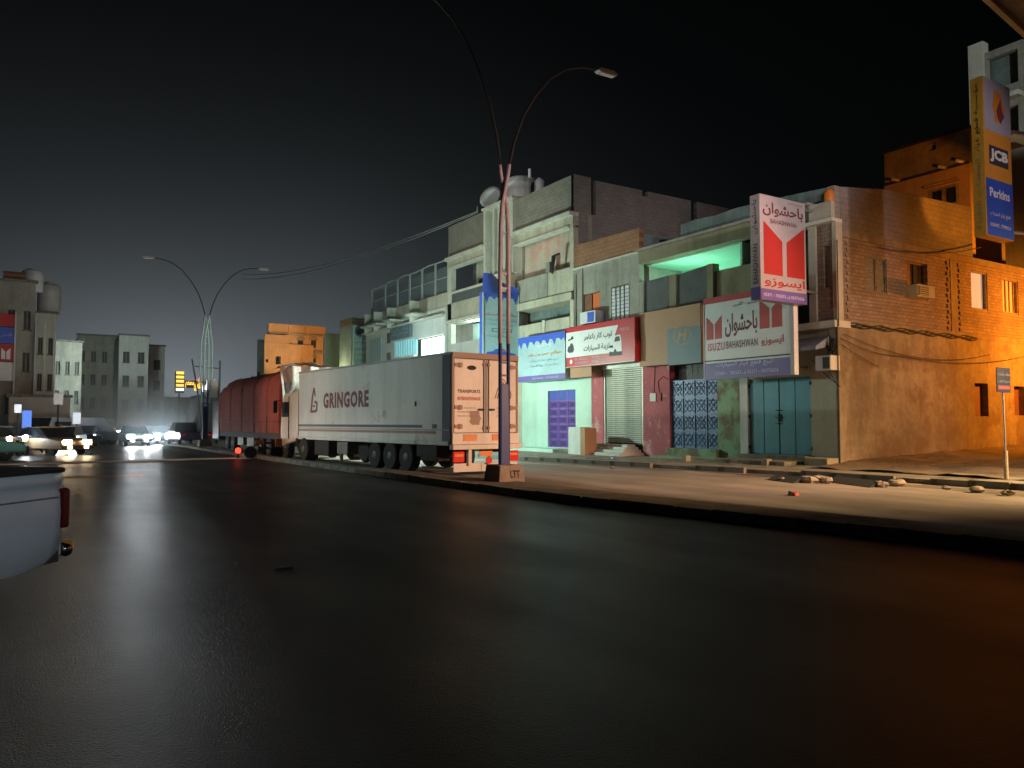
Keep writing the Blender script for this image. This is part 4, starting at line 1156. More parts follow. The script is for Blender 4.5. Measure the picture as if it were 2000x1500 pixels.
# near building on the right, of which only the eave shows
NB = thing('eaved_building', 'near building at the right edge showing only a dark orange-edged eave in the top corner', 'building', (25, 6, 0))
pA, pB = onZ(1935, 0, 13.0), onZ(2000, 60, 13.0)
dr = (pB - pA); dr.z = 0; dr.normalize()
p0 = pA - dr * 1.2; p1 = pB + dr * 6
nn_ = Vector((dr.y, -dr.x, 0))
mb = MB()
q = [p0, p0 + nn_ * 6, p1 + nn_ * 6, p1]
mb.hexa([(v.x, v.y, 13.0) for v in q] + [(v.x, v.y, 13.35) for v in q])
mb.build('eave', M['render'], NB)
mb = MB(); q = [p0 - nn_ * .02, p0 + nn_ * .12, p1 + nn_ * .12, p1 - nn_ * .02]
mb.hexa([(v.x, v.y, 12.8) for v in q] + [(v.x, v.y, 13.36) for v in q]); mb.build('fascia_board', M['yellowwall'], NB)
boxp('wall', M['yellowwall'], NB, 27.6, 34, -4, 10.2, 0.2, 13.0)
# ================================================================== shop signs
NY = (0, -1, 0)
def sgn(px, py, X): p = onX(px, py, X); return p
def logo(parent, o, r, u, w, h, m):
    """the two leaning pillars of the badge, filling w x h"""
    g = w * .055
    shape([(0, 0), (w / 2 - g, 0), (w / 2 - g, h * .66), (0, h)], o, r, u, m, parent, 'emblem')
    shape([(w / 2 + g, 0), (w, 0), (w, h), (w / 2 + g, h * .66)], o, r, u, m, parent, 'emblem')

# big white sign over the teal doors
X = 22.9
S = thing('shop_sign', 'large white box sign reading ISUZU BAHASHWAN with violet strip over the teal doors', 'sign', (X, FY(1460, X), 4.3), group='box signs over the shops')
ya, yb_ = FY(1552, X), FY(1377, X)
za, zb2 = FZ(1465, 737, X), FZ(1372, 596, X)
boxp('box', M['signwhite'], S, X, X + .22, ya, yb_, za, zb2, bevel=.015)
for z_ in (za + .3, zb2 - .3):
    for y_ in (ya + .3, yb_ - .3): boxp('bracket', M['metal'], S, X + .2, 24.0, y_ - .03, y_ + .03, z_ - .03, z_ + .03)
boxp('top_cover', M['redpaint'], S, X - .03, X + .5, ya - .02, yb_ + .02, zb2, zb2 + .22)
boxp('corner_strip', M['signpink'], S, X - .02, X + .25, yb_ + .005, yb_ + .06, za, zb2)
wS, hS = yb_ - ya, zb2 - za
zs_ = FZ(1465, 701, X)
boxp('violet_strip', M['violet'], S, X - .012, X - .001, ya + .01, yb_ - .01, za, zs_ - .05)
boxp('dark_line', M['ink'], S, X - .010, X - .001, ya + .01, yb_ - .01, zs_ + .02, zs_ + .07)
boxp('end_frame', M['signpink'], S, X - .02, X - .001, ya, ya + .16, za, zb2)
xx = X - .002
def onface(u, v): return (xx, yb_ - u * wS, za + v * hS)
logo(S, onface(.025, .525), NY, X3, .185 * wS, .30 * hS, M['redpaint'])
logo(S, onface(.645, .585), NY, X3, .235 * wS, .36 * hS, M['redpaint'])
text('باحشوان', onface(.25, .53), NY, X3, .37 * wS, .30 * hS, M['maroon'], S, bold=.02, ar=True)
text('مستودع الأمين', onface(.35, .90), NY, X3, .27 * wS, .07 * hS, M['ink'], S, bold=.01, ar=True)
text('ISUZU', onface(.04, .375), NY, X3, .205 * wS, .10 * hS, M['redpaint'], S, bold=.012, gap=1.15)
text('BAHASHWAN', onface(.265, .385), NY, X3, .355 * wS, .095 * hS, M['maroon'], S, bold=.006, gap=1.1)
text('ايسوزو', onface(.66, .37), NY, X3, .235 * wS, .12 * hS, M['redpaint'], S, bold=.02, ar=True)
xx = X - .0135
text('لبيع قطع غيار السيارات', onface(.14, .135), NY, X3, .64 * wS, .085 * hS, M['lilac'], S, bold=.012, ar=True)
text('733083 - 735333 ف 05371 - 05372626', onface(.12, .05), NY, X3, .72 * wS, .045 * hS, M['lilac'], S, bold=.01)

# blade sign above it, its broad face looking down the street
Yf = 17.3
xa, xb = onY(1485, 480, Yf).x, onY(1574, 480, Yf).x
T = thing('blade_sign', 'tall white projecting sign with one big red badge, BAHASHWAN, hung off the building corner', 'sign', (xb, Yf + .2, 6))
zt_, zb_ = onY(1530, 381, Yf).z, onY(1530, 583, Yf).z
zt_ = onY(1487, 375, Yf).z - .05; zb_ = onY(1485, 584, Yf).z
boxp('box', M['signpink'], T, xa, xb, Yf, Yf + .42, zb_, zt_, bevel=.02)
wT, hT = xb - xa, zt_ - zb_
boxp('violet_strip', M['violet'], T, xa + .01, xb, Yf - .010, Yf - .001, zb_, zb_ + hT * .105)
boxp('violet_end', M['deepviolet'], T, xa - .010, xa - .001, Yf + .01, Yf + .41, zb_, zb_ + hT * .12)
def tf(u, v): return (xa + u * wT, Yf - .002, zb_ + v * hT)
logo(T, tf(.07, .245), (1, 0, 0), X3, .89 * wT, .50 * hT, M['redpaint'])
text('باحشوان', tf(.06, .80), (1, 0, 0), X3, .88 * wT, .135 * hT, M['maroon'], T, bold=.02, ar=True)
text('مستودع الأمين', tf(.6, .95), (1, 0, 0), X3, .33 * wT, .03 * hT, M['maroon'], T, ar=True)
text('BAHASHWAN', tf(.22, .735), (1, 0, 0), X3, .56 * wT, .045 * hT, M['maroon'], T, bold=.01)
text('ايسوزو', tf(.08, .125), (1, 0, 0), X3, .88 * wT, .105 * hT, M['redpaint'], T, bold=.018, ar=True)
text('05371 - 735333 ف 05372626', (xa + .05 * wT, Yf - .012, zb_ + .035 * hT), (1, 0, 0), X3, .88 * wT, .03 * hT, M['lilac'], T, bold=.01)
text('BAHASHWAN', (xa - .002, Yf + .10, zb_ + .15 * hT), X3, (0, 1, 0), .38 * hT, .22, M['ink'], T, bold=.01)
text('باحشوان', (xa - .002, Yf + .10, zb_ + .62 * hT), X3, (0, 1, 0), .33 * hT, .24, M['ink'], T, ar=True)
for z in (6.3, 9.2): MB().tube([(xb - .05, Yf + .2, z), (24.05, Yf + .2, z)], .05, 6).build('bracket', M['metal'], T)

# brown and slate panels
X = 23.3
Hs = thing('cladding_sign', 'plain brown cladding sign with a slate blue square and a faded gold emblem', 'sign', (X, FY(1310, X), 4.5), group='box signs over the shops')
ya, yb_ = FY(1371, X), FY(1249, X)
za, zb2 = FZ(1310, 711, X), FZ(1310, 602, X)
boxp('brown_panel', M['brownpanel'], Hs, X, 23.97, ya + .0, yb_, za, zb2)
boxp('brown_top', M['brownpanel'], Hs, X - .02, X - .002, ya + .05, yb_, za + (zb2 - za) * .63, zb2)
boxp('slate_square', M['slate'], Hs, X - .03, X - .002, ya + .02, FY(1305, X), za - .05, za + (zb2 - za) * .62, label=None) if False else boxp('slate_square', M['slate'], Hs, X - .03, X - .002, ya + .02, FY(1305, X), za - .05, za + (zb2 - za) * .62)
# slanted H in an oval
oc = Vector((X - .033, FY(1334, X), FZ(1334, 655, X)))
ring = []; n = 28
mbr = MB()
for k in range(n):
    a = 2 * math.pi * k / n; b = 2 * math.pi * (k + 1) / n
    P = lambda t, q: (oc.x, oc.y - .52 * q * math.cos(t), oc.z + .40 * q * math.sin(t))
    mbr.add([P(a, 1), P(b, 1), P(b, .87), P(a, .87)], [(0, 1, 2, 3)])
mbr.build('emblem_ring', M['gold'], Hs, fix=False)
shape([(-.30, -.24), (-.18, -.24), (-.10, -.03), (.12, -.0), (.06, -.24), (.18, -.24), (.30, .24), (.18, .24), (.14, .09), (-.08, .06), (-.02, .24), (-.14, .24)], oc, NY, X3, M['gold'], Hs, 'emblem', t=.004, off=.001)

# red sign with two cars
X = 23.0
Rr = thing('shop_sign', 'red-framed box sign with two printed cars and black Arabic lettering over the roller shutter', 'sign', (X, FY(1175, X), 4.5), group='box signs over the shops')
ya, yb_ = FY(1240, X), FY(1106, X)
za, zb2 = FZ(1175, 712, X), FZ(1175, 629, X)
boxp('box', M['red'], Rr, X, X + .55, ya, yb_, za, zb2, bevel=.02)
boxp('back_frame', M['chassis'], Rr, X + .55, 23.99, ya + .3, yb_ - .3, za + .3, za + .9)
wS, hS = yb_ - ya, zb2 - za
xx = X - .001
def onface(u, v): return (xx, yb_ - u * wS, za + v * hS)
shape([(0, 0), (.66 * wS, 0), (.78 * wS, .62 * hS), (0, .62 * hS)], onface(.0, .25), NY, X3, M['signwhite'], Rr, 'pale_panel', t=.004, off=.001)
boxp('bottom_trim', M['signpink'], Rr, X - .03, X - .002, ya, yb_, za, za + .035)
xx = X - .008
text('توب كار باعامر', onface(.28, .60), NY, X3, .42 * wS, .17 * hS, M['ink'], Rr, bold=.015, ar=True)
text('لزينة السيارات', onface(.28, .33), NY, X3, .38 * wS, .17 * hS, M['ink'], Rr, bold=.015, ar=True)
xx = X - .003
text('05-380242', onface(.14, .155), NY, X3, .20 * wS, .06 * hS, M['signpink'], Rr)
text('777990747', onface(.14, .06), NY, X3, .20 * wS, .06 * hS, M['signpink'], Rr)
text('733906747', onface(.40, .165), NY, X3, .20 * wS, .06 * hS, M['signpink'], Rr)
text('736811085', onface(.40, .065), NY, X3, .20 * wS, .06 * hS, M['signpink'], Rr)
text('TOP CAR', onface(.80, .72), NY, X3, .13 * wS, .07 * hS, M['signpink'], Rr)
MB().lathe([(.11, 0), (.11, .01)], (X - .012, yb_ - .08 * wS, za + .14 * hS), 14, 'x').build('phone_badge', M['signwhite'], Rr)
# printed cars
xx = X - .006
shape([(0, .10), (.05, .28), (.12, .36), (.20, .34), (.26, .46), (.40, .48), (.48, .36), (.52, .30), (.55, .12), (.42, .0), (.30, .02), (.15, .0)], onface(.02, .36), NY, X3, M['ink'], Rr, 'printed_car', t=.003, off=.001)
shape([(.0, .30), (.10, .42), (.26, .40), (.30, .52), (.42, .54), (.50, .42), (.40, .38)], onface(.025, .50), NY, X3, M['chassis'], Rr, 'printed_car', t=.003, off=.003)
shape([(0, .0), (0, .42), (.10, .52), (.28, .58), (.40, .86), (.78, .88), (.86, .60), (.88, .0)], onface(.655, .20), NY, X3, M['signwhite'], Rr, 'printed_car', t=.003, off=.001)
shape([(.36, .58), (.44, .80), (.72, .82), (.78, .60)], onface(.655, .20), NY, X3, M['ink'], Rr, 'printed_window', t=.003, off=.004)
shape([(.0, -.05), (.02, .16), (.30, .12), (.42, .28), (.54, .12), (.88, .12), (.88, -.05)], onface(.655, .20), NY, X3, M['ink'], Rr, 'printed_shadow', t=.003, off=.004)
shape([(.02, .34), (.04, .42), (.26, .44), (.28, .32)], onface(.655, .20), NY, X3, M['chassis'], Rr, 'printed_grille', t=.003, off=.004)

def drip_top(w, h, n, amp, seed):
    rnd = random.Random(seed)
    pts = [(0, h), (0, h * .25)]
    for k in range(n):
        u = (k + .5) / n; d = amp * (0.3 + .7 * abs(math.sin(k * 2.3 + seed)))
        pts += [(w * (u - .30 / n), h * .55), (w * u, h * .55 - d), (w * (u + .30 / n), h * .58)]
    pts += [(w, h * .25), (w, h)]
    return pts
# blue dripping-print sign
X = 23.15
Bs = thing('shop_sign', 'ice-blue printed sign with dripping blue top and orange lettering over the violet door', 'sign', (X, FY(1060, X), 4.5), group='box signs over the shops')
ya, yb_ = FY(1104, X), FY(1012, X)
za, zb2 = FZ(1060, 743, X), FZ(1060, 653, X)
boxp('board', M['ice'], Bs, X, 23.98, ya, yb_, za, zb2, bevel=.01)
wS, hS = yb_ - ya, zb2 - za
xx = X - .001
shape(drip_top(wS, .30 * hS, 7, .35, 2), onface(0, .70), NY, X3, M['signblue'], Bs, 'dripping_band')
boxp('violet_strip', M['violet'], Bs, X - .008, X - .001, ya, yb_, za, za + .12 * hS)
xx = X - .008
text('محلات', onface(.42, .74), NY, X3, .30 * wS, .10 * hS, M['signwhite'], Bs, bold=.02, ar=True)
text('سالم عمر بن بكر', onface(.22, .51), NY, X3, .70 * wS, .11 * hS, M['orangeink'], Bs, bold=.02, ar=True)
text('لبيع قطع غيار السيارات', onface(.25, .40), NY, X3, .62 * wS, .06 * hS, M['teal'], Bs, ar=True)
text('وزينة السيارات', onface(.25, .30), NY, X3, .30 * wS, .055 * hS, M['ink'], Bs, ar=True)
text('جملة وتجزئة', onface(.60, .30), NY, X3, .28 * wS, .045 * hS, M['teal'], Bs, ar=True)
text('05374268 - 733906747', onface(.32, .035), NY, X3, .55 * wS, .04 * hS, M['ice'], Bs)

# tall banner blade with the torn blue top
Yp2 = 36.87; xa, xb = 21.6, 23.95
Tb = thing('blade_sign', 'tall ice-blue projecting banner with torn blue cloth top behind the light pole', 'sign', (xb, Yp2, 5))
ztp, zbt = onY(975, 573, Yp2).z, 5.0
boxp('board', M['ice'], Tb, xa, xb, Yp2, Yp2 + .35, zbt, ztp)
boxp('blue_edge', M['signblue'], Tb, xa - .01, xa - .001, Yp2, Yp2 + .36, zbt, ztp)
boxp('side_frame', M['paleframe'], Tb, xa - .04, xa + .04, Yp2 - .05, Yp2 - .005, zbt, ztp)
boxp('side_frame', M['paleframe'], Tb, xb - .06, xb, Yp2 - .05, Yp2 - .005, zbt, ztp)
wT, hT = xb - xa, ztp - zbt
def tf(u, v): return (xa + u * wT, Yp2 - .004, zbt + v * hT)
shape(drip_top(wT, .16 * hT, 5, .45, 4), tf(0, .85), (1, 0, 0), X3, M['signblue'], Tb, 'dripping_band')
text('سالم عمر بن بكر', tf(.06, .66), (1, 0, 0), X3, .88 * wT, .055 * hT, M['orangeink'], Tb, bold=.02, ar=True)
text('لبيع قطع غيار السيارات', tf(.08, .59), (1, 0, 0), X3, .84 * wT, .04 * hT, M['teal'], Tb, ar=True)
text('وزينة السيارات', tf(.12, .53), (1, 0, 0), X3, .7 * wT, .03 * hT, M['slate'], Tb, ar=True)
boxp('outlined_box', M['slate'], Tb, xa + .24 * wT, xa + .80 * wT, Yp2 - .008, Yp2 - .001, zbt + .44 * hT, zbt + .49 * hT)
boxp('box_inner', M['ice'], Tb, xa + .27 * wT, xa + .77 * wT, Yp2 - .011, Yp2 - .009, zbt + .45 * hT, zbt + .48 * hT)
text('جملة وتجزئة', tf(.1, .36), (1, 0, 0), X3, .7 * wT, .03 * hT, M['slate'], Tb, ar=True)
carp = [(0, 0), (0, .25), (.12, .42), (.45, .48), (.62, .66), (1.1, .66), (1.35, .46), (1.75, .38), (1.85, .18), (1.8, 0)]
shape([(x * 1.1, y * .8) for x, y in carp], tf(.06, .06), (1, 0, 0), X3, M['signblue'], Tb, 'printed_car')
# torn cloth
tc_ = MB(); nx_, ny_ = 9, 5
for j in range(ny_ + 1):
    for i in range(nx_ + 1):
        u = i / nx_; v = j / ny_
        zz_ = ztp - .05 + v * (1.05 - .75 * max(0, u - .45) * 1.6)
        tc_.v.append((xa - .12 + u * (wT * .98), Yp2 - .1 - .35 * v * math.sin(u * 6 + 1) + .15 * v, zz_))
for j in range(ny_):
    for i in range(nx_):
        if (i, j) in ((6, 1), (5, 1), (5, 2), (6, 2)): continue
        a = j * (nx_ + 1) + i; tc_.f.append((a, a + 1, a + nx_ + 2, a + nx_ + 1))
tc_.build('torn_cloth', M['signblue'], Tb, smooth=True, fix=False)
for z in (6.0, 8.5): MB().tube([(xb - .02, Yp2 + .2, z), (24.05, Yp2 + .2, z)], .05, 6).build('bracket', M['metal'], Tb)

# yellow blade sign at the right edge
Yj = 10.93; xa, xb = 22.42, 23.9
J = thing('blade_sign', 'tall three-part projecting sign, white, amber JCB and blue, at the right edge of the photo', 'sign', (xb, Yj, 6.5))
zb_, zt_ = 6.85, 11.3
amber = mat('amber_sign', (0.62, 0.27, 0.04), .45, var=.15); mustard = mat('mustard_sign', (0.55, 0.34, 0.04), .5, var=.2)
deepblue = mat('deep_blue_sign', (0.03, 0.09, 0.50), .45, var=.1)
boxp('box', amber, J, xa, xb, Yj, Yj + .34, zb_, zt_, bevel=.01)
hT = zt_ - zb_; wT = xb - xa
boxp('edge_panel', mustard, J, xa - .012, xa - .001, Yj + .01, Yj + .33, zb_, zt_)
boxp('white_panel', mat('dull_sign_white', (.36, .36, .46), .5, var=.15), J, xa + .02, xb - .01, Yj - .010, Yj - .001, zb_ + .665 * hT, zt_ - .01)
boxp('blue_panel', deepblue, J, xa + .02, xb - .01, Yj - .010, Yj - .001, zb_ + .01, zb_ + .36 * hT)
boxp('black_plate', M['ink'], J, xa + .16 * wT, xa + .86 * wT, Yj - .008, Yj - .001, zb_ + .455 * hT, zb_ + .575 * hT)
text('JCB', (xa + .18 * wT, Yj - .009, zb_ + .47 * hT), (1, 0, 0), X3, .66 * wT, .085 * hT, M['signwhite'], J, bold=.05)
text('Perkins', (xa + .12 * wT, Yj - .012, zb_ + .245 * hT), (1, 0, 0), X3, .74 * wT, .06 * hT, M['lilac'], J, bold=.03)
text('قطع غيار المعدات', (xa + .12 * wT, Yj - .012, zb_ + .12 * hT), (1, 0, 0), X3, .74 * wT, .035 * hT, M['lilac'], J, ar=True)
text('05384472 - 777990214', (xa + .12 * wT, Yj - .012, zb_ + .06 * hT), (1, 0, 0), X3, .74 * wT, .022 * hT, M['lilac'], J)
dz = [(.5 + .5 * q * math.cos(2 * math.pi * k / 12), .5 + .5 * q * math.sin(2 * math.pi * k / 12)) for k, q in enumerate([1, .72, .95, .8, 1.05, .75, .9, .7, 1, .78, .92, .7])]
shape([(x * .75, y * 1.05) for x, y in dz], (xa + .28 * wT, Yj - .012, zb_ + .715 * hT), (1, 0, 0), X3, M['orangeink'], J, 'emblem', t=.003)
shape([(0, .1), (.25, .45), (.3, .1), (.45, 0), (.2, -.25), (.05, -.1)], (xa + .45 * wT, Yj - .017, zb_ + .79 * hT), (1, 0, 0), X3, M['maroon'], J, 'emblem', t=.003)
text('مؤسسة قطع غيار', (xa - .014, Yj + .09, zb_ + .52 * hT), X3, (0, 1, 0), .44 * hT, .16, M['ink'], J, ar=True)
text('المعدات الثقيلة', (xa - .014, Yj + .09, zb_ + .04 * hT), X3, (0, 1, 0), .44 * hT, .16, M['beam'], J, ar=True)
for z in (zb_ + .3, zt_ - 1.2): MB().tube([(xb - .05, Yj + .2, z), (27.6, Yj - .9, z)], .05, 6).build('bracket', M['metal'], J)

# small board on a post
po = onZ(1966, 935, .2)
Sp = thing('street_sign', 'small dark blue board on a thin post standing before the orange-lit wall', 'sign', (po.x, po.y, .15))
MB().tube([(po.x, po.y, .1), (po.x - .02, po.y, .95)], .055, 10).build('post_sleeve', M['stone'], Sp)
MB().tube([(po.x - .02, po.y, .95), (po.x - .06, po.y, 3.1)], .024, 8).build('post', M['metal'], Sp)
bx0, bx1 = 21.86, 22.62
boxp('board', mat('navy_board', (.006, .010, .035), .5, var=.2), Sp, po.x - .45, po.x + .25, po.y - .05, po.y - .03, 2.50, 3.16)
text('موقف شاحنات', (po.x - .40, po.y - .052, 2.92), (1, 0, 0), X3, .60, .12, M['slate'], Sp, ar=True)
text('ممنوع الوقوف', (po.x - .40, po.y - .052, 2.74), (1, 0, 0), X3, .60, .10, M['slate'], Sp, ar=True)
boxp('board_strip', M['maroon'], Sp, po.x - .40, po.x + .2, po.y - .056, po.y - .051, 2.58, 2.68)

# ================================================================== light poles on the median
PI = math.pi
pinkp = mat('dusty_pink_pole_paint', (0.74, 0.66, 0.72), .55, var=.25, scale=1.2, streak=.2)
navy = mat('navy_pole_paint', (0.015, 0.035, 0.20), .45, var=.35, scale=2)
mintp = mat('pale_mint_pole_paint', (0.65, 0.85, 0.82), .55, var=.2)
basec = mat('light_pole_base_concrete', (.38, .28, .22), .9, var=.45, scale=2, bump=.5, bscale=12)
def light_pole(x, y, lb, top_m, lit, arm_right=True, graffiti=True):
    t = thing('street_light', lb, 'street light', (x, y, 0), group='twin-arm street lights along the median')
    mb = MB()
    b = .42
    mb.hexa([(x - b, y - b, .08), (x + b, y - b, .08), (x + b, y + b, .08), (x - b, y + b, .08), (x - b * .86, y - b * .86, .56), (x + b * .86, y - b * .86, .56), (x + b * .86, y + b * .86, .56), (x - b * .86, y + b * .86, .56)])
    bs_ = mb.build('base', basec, t, bevel=.03)
    if graffiti:
        text('LTT', (x - .05, y - b * .93 - .004, .22), (1, 0, 0), (0, .1, 1), .30, .2, M['chassis'], t, bold=.03, eps=.012)
    MB().hexa([(x - .14, y - .07, .5), (x + .14, y - .07, .5), (x + .14, y + .07, .5), (x - .14, y + .07, .5), (x - .11, y - .05, 2.75), (x + .11, y - .05, 2.75), (x + .11, y + .05, 2.75), (x - .11, y + .05, 2.75)]).build('lower_column', navy, t, bevel=.01)
    zc = 3.85
    for s, sy in ((-1, 0), (1, 0)):
        MB().tube([(x + s * .13, y, .5), (x + s * .13, y, 3.0), (x + s * .13, y, zc)], .052, 10).build('lower_tube', navy, t)
        MB().tube([(x + s * .13, y, zc), (x + s * .135, y, 5.6), (x + s * .12, y, 7.0), (x + s * .07, y, 7.7), (x - s * .0, y + s * .05, 8.15), (x - s * .07, y + s * .06, 8.5), (x - s * .12, y + s * .06, 8.82)], .058, 10).build('upper_tube', top_m, t, smooth=True)
    if not graffiti:
        for s, q_ in ((-1, .38), (1, .38)):
            MB().tube([(x + s * .2, y, 3.0), (x + s * q_, y, 5.0), (x + s * (q_ - .04), y, 7.0), (x + s * .22, y, 7.9), (x + s * .16, y, 8.7)], .055, 8).build('outer_tube', top_m, t, smooth=True)
    for z in (2.95, 3.3, 3.62): boxp('rung', navy, t, x - .10, x + .10, y - .015, y + .015, z, z + .06)
    for z in (5.35, 5.75, 6.9, 7.35): boxp('rung', top_m, t, x - .10, x + .10, y - .015, y + .015, z, z + .05)
    for s in ((-1, 1) if arm_right else (-1,)):
        tw = .35 if (s < 0 and graffiti) else 0
        pts = [(x + s * q_ * math.cos(tw), y - .06 * s * (q_ < .2) + s * q_ * math.sin(tw), z_) for q_, z_ in ((.12, 8.8), (.32, 9.5), (.62, 10.3), (1.05, 11.0), (1.6, 11.65), (2.15, 12.05), (2.75, 12.25), (3.3, 12.3))]
        a = MB().tube(pts, .038, 8, .03).build('arm', M['cable'], t, smooth=True)
        ax_, ay_ = s * math.cos(tw), s * math.sin(tw)
        hd = MB().prism([(0, 0), (.1, .09), (.6, .11), (.78, .03), (.72, -.03), (.1, -.05)], (x + ax_ * 3.25 - ay_ * .11, y + ay_ * 3.25 + ax_ * .11, 12.27), (ax_, ay_, 0), (0, 0, 1), .22)
        h_ = hd.build('lamp_head', M['metal'], t, bevel=.01)
        lc_ = Vector((x + ax_ * 3.66, y + ay_ * 3.66, 12.22)); a1_ = Vector((ax_, ay_, 0)) * .26; a2_ = Vector((-ay_, ax_, 0)) * .08; uz_ = Vector((0, 0, .02))
        MB().hexa([lc_ - a1_ - a2_, lc_ + a1_ - a2_, lc_ + a1_ + a2_, lc_ - a1_ + a2_] + [v_ + uz_ for v_ in (lc_ - a1_ - a2_, lc_ + a1_ - a2_, lc_ + a1_ + a2_, lc_ - a1_ + a2_)]).build('lens', M['signwhite'], h_)
    return t
light_pole(11.28, 18.1, 'tall pink and navy twin-tube street light on a concrete block, right beside the white trailer', pinkp, False)
light_pole(10.75, 54.6, 'farther mint-topped street light standing beyond the red covered truck', mintp, False, graffiti=False)

# ================================================================== trucks
trw = mat('trailer_white_paint', (0.62, 0.62, 0.60), .42, var=.14, scale=.5, streak=.22, dirt=(.35, .28, .22), dirt_amt=.05)
reardoor = mat('trailer_rear_paint', (0.72, 0.62, 0.58), .42, var=.12, scale=1.2, streak=.22)
cabm = mat('beige_cab_paint', (0.62, 0.54, 0.42), .4, var=.12, scale=.8)
navyc = mat('navy_corner_band', (0.03, 0.06, 0.10), .5, var=.25)
brn = mat('brown_stripe', (0.32, 0.18, 0.14), .5, var=.2)
dkb = mat('dark_stripe', (0.05, 0.07, 0.09), .5, var=.2)
lampred = mat('tail_lamp_red', (0.55, 0.01, 0.01), .25, var=0, emit=(1, .03, .02), estr=.12)
orange_plate = mat('orange_marker_plate', (0.75, 0.22, 0.04), .4, var=.15)
def wheel(parent, x, y, r, w, side=-1, name='wheel'):
    """tyre and dished rim, axle along x; the rim faces side"""
    tr = MB().lathe([(r * .62, -w / 2), (r * .93, -w / 2), (r, -w * .35), (r, w * .35), (r * .93, w / 2), (r * .62, w / 2)], (x, y, r), 26, 'x').build(name, M['rubber'], parent, smooth=False)
    f = side
    MB().lathe([(r * .60, 0), (r * .60, f * .02), (r * .52, -f * .0), (r * .34, -f * .09), (r * .30, f * .03), (r * .16, f * .06), (r * .01, f * .06)], (x + f * (w / 2 - .02), y, r), 20, 'x').build('rim', M['rim'], tr)
    return tr
def trailer_truck():
    t = thing('articulated_truck', 'parked white box-trailer truck lettered GRINGORE with a beige cab beside the median', 'truck', (11.78, 22.0, 0), R(4.2), local=True)
    Lb, Wb, z0, z1 = 12.9, 2.62, 1.05, 3.9
    boxp('body', trw, t, 0, Wb, .12, Lb, z0, z1, bevel=.03)
    boxp('dark_corner_band', navyc, t, -.012, -.002, .12, .62, z0, z1 - .02)  # dark blue band down the rear end of the side
    boxp('corner_post', trw, t, -.02, -.002, .95, 1.35, z0 + .02, z0 + .62) if False else None
    boxp('dark_stripe', dkb, t, -.008, -.002, 1.9, Lb, 1.52, 1.62)
    boxp('dark_stripe', dkb, t, -.008, -.002, .95, 1.25, 1.50, 1.64)
    boxp('brown_stripe', brn, t, -.008, -.002, 1.0, Lb, 1.32, 1.41)
    boxp('rub_rail', M['metal'], t, -.03, -.002, .2, Lb, 1.44, 1.47)
    boxp('bottom_rail', trw, t, -.035, Wb + .035, .2, Lb, z0 - .10, z0 + .04, bevel=.02)
    boxp('top_rail', M['metal'], t, -.02, Wb + .02, .1, Lb + .02, z1 - .01, z1 + .06)
    # lettering on the near side
    text('GRINGORE', (-.001, 10.15, 2.28), NY, X3, 4.25, .66, M['maroon'], t, bold=.045, gap=1.12)
    ol = [(0, 0), (.62, 0), (.78, .12), (.80, .5), (.62, .62), (.45, .62), (.45, .5), (.58, .5), (.64, .42), (.64, .2), (.55, .13), (.18, .13), (.32, .85), (.40, 1.1), (.48, .85), (.60, .85), (.46, 1.32), (.34, 1.32), (.16, .85)]
    shape([(x * 1.0, y * .82) for x, y in ol], (0, 11.55, 2.12), NY, X3, M['maroon'], t, 'emblem')
    shape([(.28, .32), (.5, .32), (.5, .24), (.28, .24)], (0, 11.55, 2.12), NY, X3, M['maroon'], t, 'emblem')
    for yy in (2.35, ): boxp('side_marker', M['chassis'], t, -.02, -.002, yy - .05, yy + .05, 2.25, 2.42)
    # rear
    boxp('rear_frame', brn, t, 0, Wb, 0, .12, z1 - .13, z1 + .05)
    boxp('rear_frame', brn, t, 0, .07, .02, .12, z0 - .1, z1 - .13)
    boxp('rear_frame', brn, t, Wb - .07, Wb, .02, .12, z0 - .1, z1 - .13)
    dh0, dh1 = z0 + .32, z1 - .16
    for i, (a, b) in enumerate(((.08, Wb / 2 - .02), (Wb / 2 + .02, Wb - .08))):
        d = boxp('rear_door', reardoor, t, a, b, .03, .09, dh0, dh1, bevel=.012)
        for z in (dh0 + .2, 2.18, dh1 - .2):
            hx = (a, a + .3) if i == 0 else (b - .3, b)
            boxp('hinge', brn, d, *hx, .0, .03, z - .05, z + .06)
            hy_ = (hx[0] + .16, hx[0] + .27) if i == 0 else (hx[0] + .03, hx[0] + .14)
            boxp('hinge_block', brn, d, *hy_, -.02, .0, z - .07, z + .08)
        for xo in ((b - .07,) if i == 0 else (a + .07,)):
            MB().tube([(xo, .0, dh0 - .15), (xo, .0, dh1)], .017, 8).build('lock_rod', M['metal'], d)
            boxp('rod_bracket', brn, d, xo - .04, xo + .04, -.02, .03, dh0 + .1, dh0 + .2)
            boxp('rod_bracket', brn, d, xo - .04, xo + .04, -.02, .03, dh1 - .2, dh1 - .1)
        xo = b - .30 if i == 0 else a + .08
        boxp('lock_handle', M['chassis'], d, xo, xo + .22, -.03, -.005, dh0 + .72, dh0 + .78)
    yv = .0295
    text('TRANSPORTS', (.20, yv, 2.90 - .25), (1, 0, 0), X3, .88, .11, M['maroon'], t, bold=.03)
    text('INTERNATIONAUX', (.20, yv, 2.66 - .25), (1, 0, 0), X3, .90, .12, M['redpaint'], t, bold=.035)
    for k, (s_, w_) in enumerate((('TEL. 05 61 24 33 10', .62), ('31150 FENOUILLET - FRANCE', .84), ('FAX 05 61 24 33 18', .84))):
        text(s_, (.20 + (.1 if k == 0 else 0), yv, 2.14 - k * .13), (1, 0, 0), X3, w_ * .95, .055, brn, t)
        text(s_, (1.72, yv, 2.14 - k * .13), (1, 0, 0), X3, .5, .055, brn, t)
